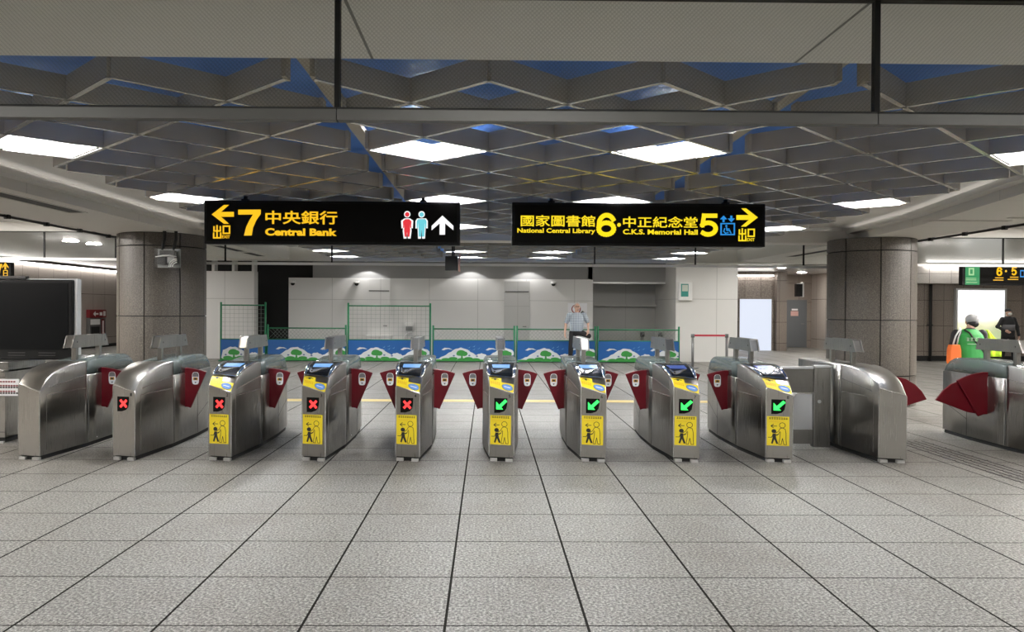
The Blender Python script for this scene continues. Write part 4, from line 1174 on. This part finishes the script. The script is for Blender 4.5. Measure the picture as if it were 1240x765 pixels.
t = thing('white_poster', (2.85, 24.95, 1.2), 'white poster with a red ring on the hoarding behind the man', 'poster')
b = MB(); b.box(-.31, .30, -.008, 0, -.2, .55, 'poster_white'); link('sheet', b.mesh('sheet'), t)
b = MB()
for k in range(20):
    a0, a1 = 2 * PI * k / 20, 2 * PI * (k + 1) / 20; c = (-.05, .36)
    b.prism([(c[0] + .15 * math.cos(a0), c[1] + .15 * math.sin(a0)), (c[0] + .15 * math.cos(a1), c[1] + .15 * math.sin(a1)), (c[0] + .115 * math.cos(a1), c[1] + .115 * math.sin(a1)), (c[0] + .115 * math.cos(a0), c[1] + .115 * math.sin(a0))], -.011, -.008, 'red_paint')
b.prism([(.06, .19), (.14, .16), (.24, .17), (.22, .26), (.15, .31), (.10, .25)], -.011, -.008, 'ink')
link('printed_mark', b.mesh('printed_mark'), t)
t = thing('wall_device', (-2.45, 24.95, .55), 'white wall device with dark underside and curved white pipe on the hoarding', 'device')
b = MB(); b.box(-.15, .12, -.18, 0, .44, .55, 'white'); link('top_housing', b.mesh('top_housing', .015), t)
b = MB(); b.box(-.11, .09, -.16, 0, .30, .44, 'post_grey'); link('lower_part', b.mesh('lower_part', .01), t)
b = MB(); b.tube([(.08, -.1, .27), (-.03, -.1, .24), (-.13, -.1, .14), (-.16, -.1, .0), (-.12, -.1, -.12), (-.10, -.1, -.55)], .035, 'white', 10); link('pipe', b.mesh('pipe'), t)
t = thing('wall_bench', (-3.4, 24.9, 0), 'low pale box against the hoarding behind the tall wire fence panel', 'box')
b = MB(); b.box(-.38, .38, -.3, .05, 0, .66, 'hoarding_white'); b.box(-.40, .40, -.32, .05, .66, .71, 'white'); link('body', b.mesh('body', .005), t)
for x, lab in ((4.8, 'left of two'), (5.36, 'right of two')):
    t = thing('small_post', (x, 24.4, 0), 'small grey post with dark head behind the right fence end, %s' % lab, 'post', 'grey posts behind the fence')
    b = MB(); b.cyl((0, 0, 0), .045, .72, 'post_grey', 12); b.cyl((0, 0, 0), .14, .03, 'post_grey', 16); link('pole', b.mesh('pole'), t)
    b = MB(); b.cyl((0, 0, .72), .07, .14, 'seam_dark', 14); link('head', b.mesh('head'), t)
t = thing('stanchion_barrier', (5.93, 21.0, 0), 'two grey queue posts joined by a red belt before the pale pillar', 'barrier')
for x in (-.45, .46):
    b = MB(); b.cyl((x, 0, 0), .16, .025, 'post_grey', 20); link('base', b.mesh('base', .004), t)
    b = MB(); b.cyl((x, 0, .02), .034, .82, 'post_grey', 14); b.cyl((x, 0, .82), .05, .10, 'post_grey', 14); link('pole', b.mesh('pole'), t)
b = MB(); b.box(-.41, .42, -.004, .004, .85, .90, 'red_belt'); link('belt', b.mesh('belt'), t)
# fire point on the left wall
t = thing('fire_cabinet', (-14.795, 29.9, .32), 'grey fire cabinet with red top panel on the far left stone wall', 'fire cabinet')
b = MB(); b.box(0, .12, -.62, .62, 0, .80, 'post_grey'); link('cabinet', b.mesh('cabinet', .01), t)
b = MB(); b.box(0, .14, -.62, .62, .82, 1.12, 'red_paint'); link('red_panel', b.mesh('red_panel', .01), t)
b = MB(); b.prism([(-.40, .96), (-.22, 1.06), (-.22, .99), (.0, .99), (.0, .93), (-.22, .93), (-.22, .86)], .14, .145, 'white', 'yz'); b.box(.14, .145, .1, .3, .9, 1.02, 'white'); b.box(.14, .145, .38, .55, .88, 1.06, 'white'); link('white_marks', b.mesh('white_marks'), t)
b = MB(); b.box(.12, .126, -.55, .15, .56, .76, 'white'); b.box(.12, .126, .28, .5, .16, .76, 'red_paint'); b.box(.126, .13, .34, .44, .22, .70, 'white'); link('notice_plates', b.mesh('notice_plates'), t)
b = MB(); b.box(.12, .126, -.5, .12, .06, .48, 'void_black'); link('glass_door', b.mesh('glass_door'), t)
# lightbox and pipe on the far right wall
t = thing('picture_lightbox', (15.42, 24.6, .66), 'big lit picture panel with pale frame on the far right stone wall', 'lightbox')
b = MB(); b.box(-.74, .74, -.10, -.095, .05, 1.56, 'lightbox_picture'); link('picture', b.mesh('picture'), t)
b = MB()
for q in ((-.80, -.74, 0, 1.62), (.74, .80, 0, 1.62), (-.74, .74, 0, .05), (-.74, .74, 1.56, 1.62)): b.box(q[0], q[1], -.12, 0, q[2], q[3], 'alu_pale')
link('frame', b.mesh('frame'), t)
t = thing('wall_pipe', (13.85, 24.52, 0), 'dark vertical pipe on the far right stone wall left of the lit picture', 'pipe')
b = MB(); b.cyl((0, 0, 0), .045, 2.4, 'void_black', 10); b.box(-.07, .07, -.02, .08, 1.1, 1.14, 'void_black'); link('pipe', b.mesh('pipe'), t)
t = thing('exit_camera', (12.0, 30.6, 2.1), 'small black box on a pale bracket above the grey corridor door', 'box')
b = MB(); b.box(-.02, .22, -.1, .1, 0, .5, 'black_paint'); link('housing', b.mesh('housing', .01), t)
b = MB(); b.box(.22, .27, -.11, .11, -.02, .55, 'alu_pale'); link('bracket', b.mesh('bracket', .005), t)

# ================================================================== PEOPLE
def fuse(name, build, voxel, smooth=3):
    """one continuous surface from overlapping closed shapes"""
    bld = MB(); build(bld)
    me = bld.mesh('raw'); o = bpy.data.objects.new('raw', me); COL.objects.link(o)
    md = o.modifiers.new('r', 'REMESH'); md.mode = 'VOXEL'; md.voxel_size = voxel; md.use_smooth_shade = True
    if smooth:
        sm = o.modifiers.new('s', 'SMOOTH'); sm.factor = .5; sm.iterations = smooth
    dg = bpy.context.evaluated_depsgraph_get()
    out = bpy.data.meshes.new_from_object(o.evaluated_get(dg)); out.name = name
    mats = [m for m in me.materials]
    bpy.data.objects.remove(o); bpy.data.meshes.remove(me)
    out.materials.clear(); out.materials.append(mats[0])
    for p in out.polygons: p.material_index = 0; p.use_smooth = True
    return out
def limb(b, pts, m, n=12):
    """tapered limb: (x, y, z, r) joints with rounded ends"""
    b.tube([p[:3] for p in pts], [p[3] for p in pts], m, n)
    for p in pts: b.ball(p[:3], p[3], p[3], p[3], m, n, 8)
def torso(b, secs, m, n=20):
    """secs: (cx, cy, z, rx, ry)"""
    b.loft([[(cx + rx * math.cos(2 * PI * k / n), cy + ry * math.sin(2 * PI * k / n), z) for k in range(n)] for cx, cy, z, rx, ry in secs], m)
def head(b, c, fx, fy, m, s=1.0):
    """c: head centre; (fx, fy): facing direction"""
    x, y, z = c; px, py = -fy, fx
    b.ball(c, .075 * s, .092 * s, .112 * s, m, 20, 14)
    b.ball((x + fx * .022, y + fy * .022, z - .055 * s), .056 * s, .062 * s, .062 * s, m)
    b.ball((x + fx * .10 * s, y + fy * .10 * s, z - .018 * s), .014, .014, .022, m, 10, 8)      # nose
    b.ball((x + fx * .088 * s, y + fy * .088 * s, z + .024 * s), .045, .018, .012, m, 10, 8)    # brow
    b.ball((x + fx * .088 * s, y + fy * .088 * s, z - .058 * s), .024, .012, .010, m, 10, 8)    # lips
    for sd in (-1, 1): b.ball((x + sd * px * .079 * s, y + sd * py * .079 * s, z - .005), .013, .022, .032, m, 10, 8)
def hand(b, w, d, m, curl=.5, side=1, thumb=(0, -1, 0)):
    """w: wrist; d: direction down the hand; five unequal bent fingers"""
    w = Vector(w); d = Vector(d).normalized(); th = Vector(thumb).normalized(); n = d.cross(th).normalized() * side
    pc = w + d * .05
    for k in range(5): b.ball(w + d * (.015 + k * .018) + th * 0.0, .024, .032, .028, m, 10, 8)
    for k, (L, o) in enumerate(((.072, .030), (.080, .010), (.075, -.010), (.058, -.029))):
        p0 = w + d * .085 + th * o; p1 = p0 + d * L * .5 - n * curl * .01; p2 = p1 + d * L * .38 - n * curl * .03; p3 = p2 + d * L * .2 - n * curl * .035
        limb(b, [(*p0, .0098), (*p1, .0092), (*p2, .0085), (*p3, .0075)], m, 8)
    p0 = w + d * .03 + th * .028; p1 = p0 + d * .03 + th * .022; p2 = p1 + d * .03 + th * .005 - n * .008
    limb(b, [(*p0, .012), (*p1, .0105), (*p2, .009)], m, 8)

# --- man in the plaid shirt (one leg propped up behind him on the fence rail)
t = thing('person', (2.53, 22.45, 0), 'grey haired person in plaid shirt and black trousers, one knee raised, before the fence', 'person')
J = dict(hipL=(-.10, 0, .90), kneeL=(-.15, -.03, .49), ankL=(-.17, .02, .09), hipR=(.09, 0, .90), kneeR=(.34, -.12, .80), ankR=(.30, .22, .66),
         shL=(-.20, 0, 1.41), elL=(-.30, .02, 1.13), wrL=(-.33, -.07, .90), shR=(.22, 0, 1.41), elR=(.34, .04, 1.16), wrR=(.33, -.10, .98))
def body(b):
    m = 'skin'
    torso(b, [(0, 0, .86, .15, .10), (0, 0, .95, .165, .115), (0.01, -.01, 1.10, .16, .115), (.01, 0, 1.28, .175, .11), (.01, 0, 1.40, .165, .085), (.01, .0, 1.45, .07, .06)], m)
    limb(b, [(.01, .01, 1.42, .06), (.015, -.005, 1.55, .055)], m)
    head(b, (.02, -.01, 1.625), 0.05, -1, m)
    for s in 'LR':
        limb(b, [(*J['hip' + s], .085), (*J['knee' + s], .055), (*J['ank' + s], .038)], m)
        limb(b, [(*J['sh' + s], .055), (*J['el' + s], .042), (*J['wr' + s], .028)], m)
    hand(b, J['wrL'], (-.02, -.06, -1), m, .6, 1, (.4, -1, 0)); hand(b, J['wrR'], (-.1, -.5, -.7), m, .8, -1, (-.7, -.4, 0))
    for s, dz in (('L', 0), ('R', 0)):
        ax, ay, az = J['ank' + s]; limb(b, [(ax, ay + .03, az - .045, .035), (ax, ay - .10, az - .055, .03)], m)
link('body', fuse('body', body, .0085, 2), t)
def shirt(b):
    m = 'plaid'
    torso(b, [(0, 0, .93, .195, .14), (0, -.01, 1.02, .20, .15), (0.01, -.012, 1.14, .195, .145), (.01, 0, 1.28, .20, .13), (.01, 0, 1.38, .195, .11), (.01, .0, 1.44, .12, .08), (.01, .0, 1.468, .075, .066)], m)
    for s in 'LR':
        sx, sy, sz = J['sh' + s]; ex, ey, ez = J['el' + s]
        limb(b, [(sx * .85, sy, sz - .01, .07), (sx, sy, sz - .02, .076), (sx + (ex - sx) * .75, sy + (ey - sy) * .75, sz + (ez - sz) * .75, .068)], m)
link('shirt', fuse('shirt', shirt, .011, 3), t)
def trousers(b):
    m = 'trouser_black'
    torso(b, [(0, 0, .80, .15, .11), (0, 0, .88, .19, .135), (0, 0, .97, .19, .135), (0, 0, 1.0, .18, .125)], m)
    for s in 'LR': limb(b, [(*J['hip' + s], .105), (*J['knee' + s], .075), (J['ank' + s][0], J['ank' + s][1], J['ank' + s][2] + (.02 if s == 'L' else 0), .06)], m)
link('trousers', fuse('trousers', trousers, .011, 3), t)
def shoe_fn(s):
    def f(b):
        ax, ay, az = J['ank' + s]; limb(b, [(ax, ay + .05, az - .045, .042), (ax, ay - .06, az - .05, .040), (ax, ay - .15, az - .055, .032)], 'shoe_black')
    return f
for s in 'LR': link('shoe', fuse('shoe', shoe_fn(s), .010, 2), t)
def hair(b):
    m = 'hair_grey'
    b.ball((.02, .012, 1.655), .083, .095, .098, m); 
me = fuse('hair', hair, .008, 1)
bmx = bmesh.new(); bmx.from_mesh(me)
bmesh.ops.delete(bmx, geom=[v for v in bmx.verts if v.co.y < -.045 and v.co.z < 1.69 or v.co.y < .0 and v.co.z < 1.63 or v.co.z < 1.57], context='VERTS'); bmx.to_mesh(me); bmx.free()
link('hair', me, t)
b = MB()
for sx in (-.035, .045):
    ring = [(.02 + sx - .005 + .026 * math.cos(a * PI / 8), -.115, 1.632 + .020 * math.sin(a * PI / 8)) for a in range(17)]
    b.tube(ring, .006, 'ink', 6)
b.tube([(.01, -.117, 1.634), (.03, -.117, 1.634)], .005, 'ink', 6)
for sx in (-1, 1): b.tube([(.02 + sx * .068, -.11, 1.636), (.02 + sx * .085, .0, 1.632)], .003, 'ink', 6)
link('glasses', b.mesh('glasses'), t)
b = MB(); b.torus = None
torso(b, [(0, -.002, .955, .197, .143), (0, -.002, .99, .199, .146)], 'strap_black'); link('belt', b.mesh('belt'), t)

# --- person in the green vest, seen from behind
t = thing('person', (6.98, 11.3, 0), 'person in green vest and grey cap seen from behind, past the right-hand gate', 'person')
K = dict(hipL=(-.10, .02, .82), kneeL=(-.11, .05, .45), ankL=(-.11, 0, .08), hipR=(.11, .02, .82), kneeR=(.12, .06, .45), ankR=(.12, .01, .08),
         shL=(-.19, .06, 1.235), elL=(-.235, .08, .98), wrL=(-.05, .27, .95), shR=(.20, .06, 1.235), elR=(.27, .16, 1.01), wrR=(.27, .38, 1.06))
def body2(b):
    m = 'skin'
    torso(b, [(0, .02, .78, .15, .11), (0, .02, .88, .165, .115), (0, .04, 1.02, .165, .115), (0, .06, 1.14, .175, .11), (0, .07, 1.24, .155, .085), (.03, .09, 1.29, .07, .06)], m)
    limb(b, [(.03, .09, 1.26, .06), (.07, .12, 1.37, .054)], m); head(b, (.09, .14, 1.405), .35, .93, m, .95)
    for s in 'LR':
        limb(b, [(*K['hip' + s], .085), (*K['knee' + s], .056), (*K['ank' + s], .038)], m); limb(b, [(*K['sh' + s], .052), (*K['el' + s], .040), (*K['wr' + s], .027)], m)
    hand(b, K['wrL'], (1, .5, -.1), m, .7, 1, (.6, 0, .6)); hand(b, K['wrR'], (0, 1, .1), m, .7, -1, (-.6, 0, .6))
link('body', fuse('body', body2, .009, 2), t)
def vest(b):
    m = 'vest_green'
    torso(b, [(0, .02, .74, .215, .16), (0, .02, .86, .215, .155), (0, .035, 1.0, .215, .15), (0, .05, 1.12, .215, .14), (0, .06, 1.22, .20, .115), (.01, .075, 1.28, .13, .085), (.02, .08, 1.30, .09, .075)], m)
link('vest', fuse('vest', vest, .011, 3), t)
def sleeves(b):
    m = 'navy_cloth'
    for s in 'LR':
        limb(b, [(K['sh' + s][0] * .95, K['sh' + s][1], K['sh' + s][2] - .01, .072), (*K['el' + s], .06), (K['wr' + s][0], K['wr' + s][1] - .1, K['wr' + s][2], .045)], m)
    b.ball((.03, .08, 1.29), .085, .075, .03, m)
    limb(b, [(-.19, .06, 1.2, .07), (.19, .06, 1.2, .07)], m)
link('sleeves', fuse('sleeves', sleeves, .011, 2), t)
def trousers2(b):
    m = 'trouser_black'
    torso(b, [(0, .02, .70, .17, .12), (0, .02, .80, .19, .14), (0, .02, .88, .185, .135)], m)
    for s in 'LR': limb(b, [(*K['hip' + s], .105), (*K['knee' + s], .078), (K['ank' + s][0], K['ank' + s][1], .10, .062)], m)
link('trousers', fuse('trousers', trousers2, .012, 2), t)
for s in 'LR':
    def sh2(b, s=s):
        ax, ay, az = K['ank' + s]; limb(b, [(ax, ay - .05, .042, .042), (ax, ay + .06, .042, .042), (ax, ay + .15, .036, .034)], 'shoe_black')
    link('shoe', fuse('shoe', sh2, .011, 2), t)
def cap(b):
    b.ball((.09, .135, 1.44), .088, .102, .078, 'cap_grey'); b.ball((.13, .235, 1.435), .075, .085, .012, 'cap_grey')
me = fuse('cap', cap, .008, 1)
link('cap', me, t)
b = MB(); b.ball((.088, .115, 1.375), .076, .09, .06, 'hair_black'); link('hair', b.mesh('hair'), t)
b = MB(); b.tube([(-.09, .02, 1.29), (-.06, -.05, 1.25), (.0, -.105, 1.12), (.10, -.125, .98), (.19, -.08, .86)], .012, 'strap_black', 8); link('shoulder_strap', b.mesh('shoulder_strap'), t)
b = MB()
for k in range(4):      # pale characters printed on the back
    x = -.13 + k * .052; y = -.098 - .006 * (1.5 - abs(k - 1.5)); z = 1.15
    for q in ((x, x + .036, z + .022, z + .028), (x, x + .036, z + .002, z + .008), (x + .015, x + .021, z - .016, z + .032), (x, x + .036, z - .018, z - .012)): b.box(q[0], q[1], y - .012, y + .01, q[2], q[3], 'vest_text')
b.box(-.12, .06, -.122, -.10, 1.085, 1.093, 'vest_text'); link('back_lettering', b.mesh('back_lettering'), t)
# orange bag hanging at their left side
t = thing('shoulder_bag', (6.68, 11.22, .80), 'orange cloth bag on a white strap at the side of the green vested person', 'bag')
b = MB(); b.loft([[(x * w_ , y * .05, z) for x, y in ((-1, -1), (1, -1), (1, 1), (-1, 1))] for z, w_ in ((.0, .075), (.05, .085), (.20, .08), (.28, .06))], 'bag_orange', True, False)
link('bag_body', b.mesh('bag_body', .015, 3), t)
b = MB(); b.tube([(-.02, 0, .26), (.01, -.02, .40), (.07, -.01, .49), (.12, .06, .515)], .011, 'strap_white', 8); b.tube([(.04, 0, .26), (.05, -.02, .38), (.09, -.01, .48), (.13, .06, .51)], .009, 'strap_white', 8); link('strap', b.mesh('strap'), t)
# neon cloth
t = thing('neon_cloth', (7.47, 11.72, 1.0), 'neon yellow cloth held up beside the green vested person', 'cloth')
b = MB(); rnd = random.Random(3)
rows = []
for i in range(9):
    z = .28 - i * .05; half = .05 + .028 * i if i < 5 else .17 - .01 * (i - 5); cx = -.02 + .012 * i
    rows.append([(cx + half * (-1 + 2 * k / 10), .02 * math.sin(k * 1.5 + i * .4), z) for k in range(11)])
secs = [r + [(x, y + .012, z) for x, y, z in reversed(r)] for r in rows]
b.loft(secs, 'neon_cloth'); link('cloth', b.mesh('cloth'), t)

# --- person in the dark jacket by the lit picture
t = thing('person', (15.98, 24.05, 0), 'person in dark jacket, cap and white mask standing before the lit picture', 'person')
Q = dict(hipL=(-.10, 0, .84), kneeL=(-.15, -.02, .45), ankL=(-.17, .02, .08), hipR=(.10, 0, .84), kneeR=(.17, -.02, .45), ankR=(.20, .02, .08),
         shL=(-.19, 0, 1.33), elL=(-.31, .02, 1.10), wrL=(-.22, -.16, .98), shR=(.19, 0, 1.33), elR=(.30, .03, 1.08), wrR=(.30, -.06, .84))
def body3(b):
    m = 'skin'
    torso(b, [(0, 0, .80, .14, .10), (0, 0, .90, .155, .11), (0, 0, 1.05, .15, .105), (0, 0, 1.22, .165, .105), (0, 0, 1.33, .15, .08), (0, 0, 1.38, .065, .058)], m)
    limb(b, [(0, .01, 1.36, .056), (0, 0, 1.47, .052)], m); head(b, (0, -.01, 1.53), .02, -1, m, .95)
    for s in 'LR':
        limb(b, [(*Q['hip' + s], .08), (*Q['knee' + s], .054), (*Q['ank' + s], .036)], m); limb(b, [(*Q['sh' + s], .05), (*Q['el' + s], .04), (*Q['wr' + s], .027)], m)
    hand(b, Q['wrL'], (.5, -.6, -.3), m, .7, 1, (.3, -.2, .8)); hand(b, Q['wrR'], (0, -.1, -1), m, .6, -1, (-.4, -1, 0))
link('body', fuse('body', body3, .009, 2), t)
def jacket(b):
    m = 'jacket_black'
    torso(b, [(0, 0, .78, .19, .14), (0, 0, .92, .20, .145), (0, 0, 1.08, .195, .14), (0, 0, 1.22, .205, .135), (0, 0, 1.32, .19, .11), (0, 0, 1.385, .11, .085), (0, 0, 1.415, .08, .075)], m)
    for s in 'LR': limb(b, [(Q['sh' + s][0] * .9, 0, Q['sh' + s][2] - .01, .078), (*Q['el' + s], .066), (*Q['wr' + s], .048)], m)
link('jacket', fuse('jacket', jacket, .012, 2), t)
b = MB(); torso(b, [(0, -.012, .98, .192, .142), (0, -.012, 1.16, .197, .14)], 'jacket_grey'); link('jacket_panel', b.mesh('jacket_panel'), t)
def trousers3(b):
    m = 'trouser_black'
    torso(b, [(0, 0, .74, .15, .11), (0, 0, .84, .18, .13), (0, 0, .92, .175, .125)], m)
    for s in 'LR': limb(b, [(*Q['hip' + s], .10), (*Q['knee' + s], .078), (Q['ank' + s][0], Q['ank' + s][1], .10, .062)], m)
link('trousers', fuse('trousers', trousers3, .012, 2), t)
for s in 'LR':
    def sh3(b, s=s):
        ax, ay, az = Q['ank' + s]; limb(b, [(ax, ay + .05, .042, .042), (ax, ay - .06, .042, .042), (ax, ay - .15, .036, .034)], 'shoe_black')
    link('shoe', fuse('shoe', sh3, .011, 2), t)
b = MB(); b.ball((0, .012, 1.585), .084, .098, .075, 'hair_black'); b.ball((0, -.09, 1.58), .07, .06, .012, 'hair_black'); link('cap', b.mesh('cap'), t)
b = MB(); b.ball((0, -.085, 1.488), .06, .04, .05, 'mask_white'); link('mask', b.mesh('mask'), t)
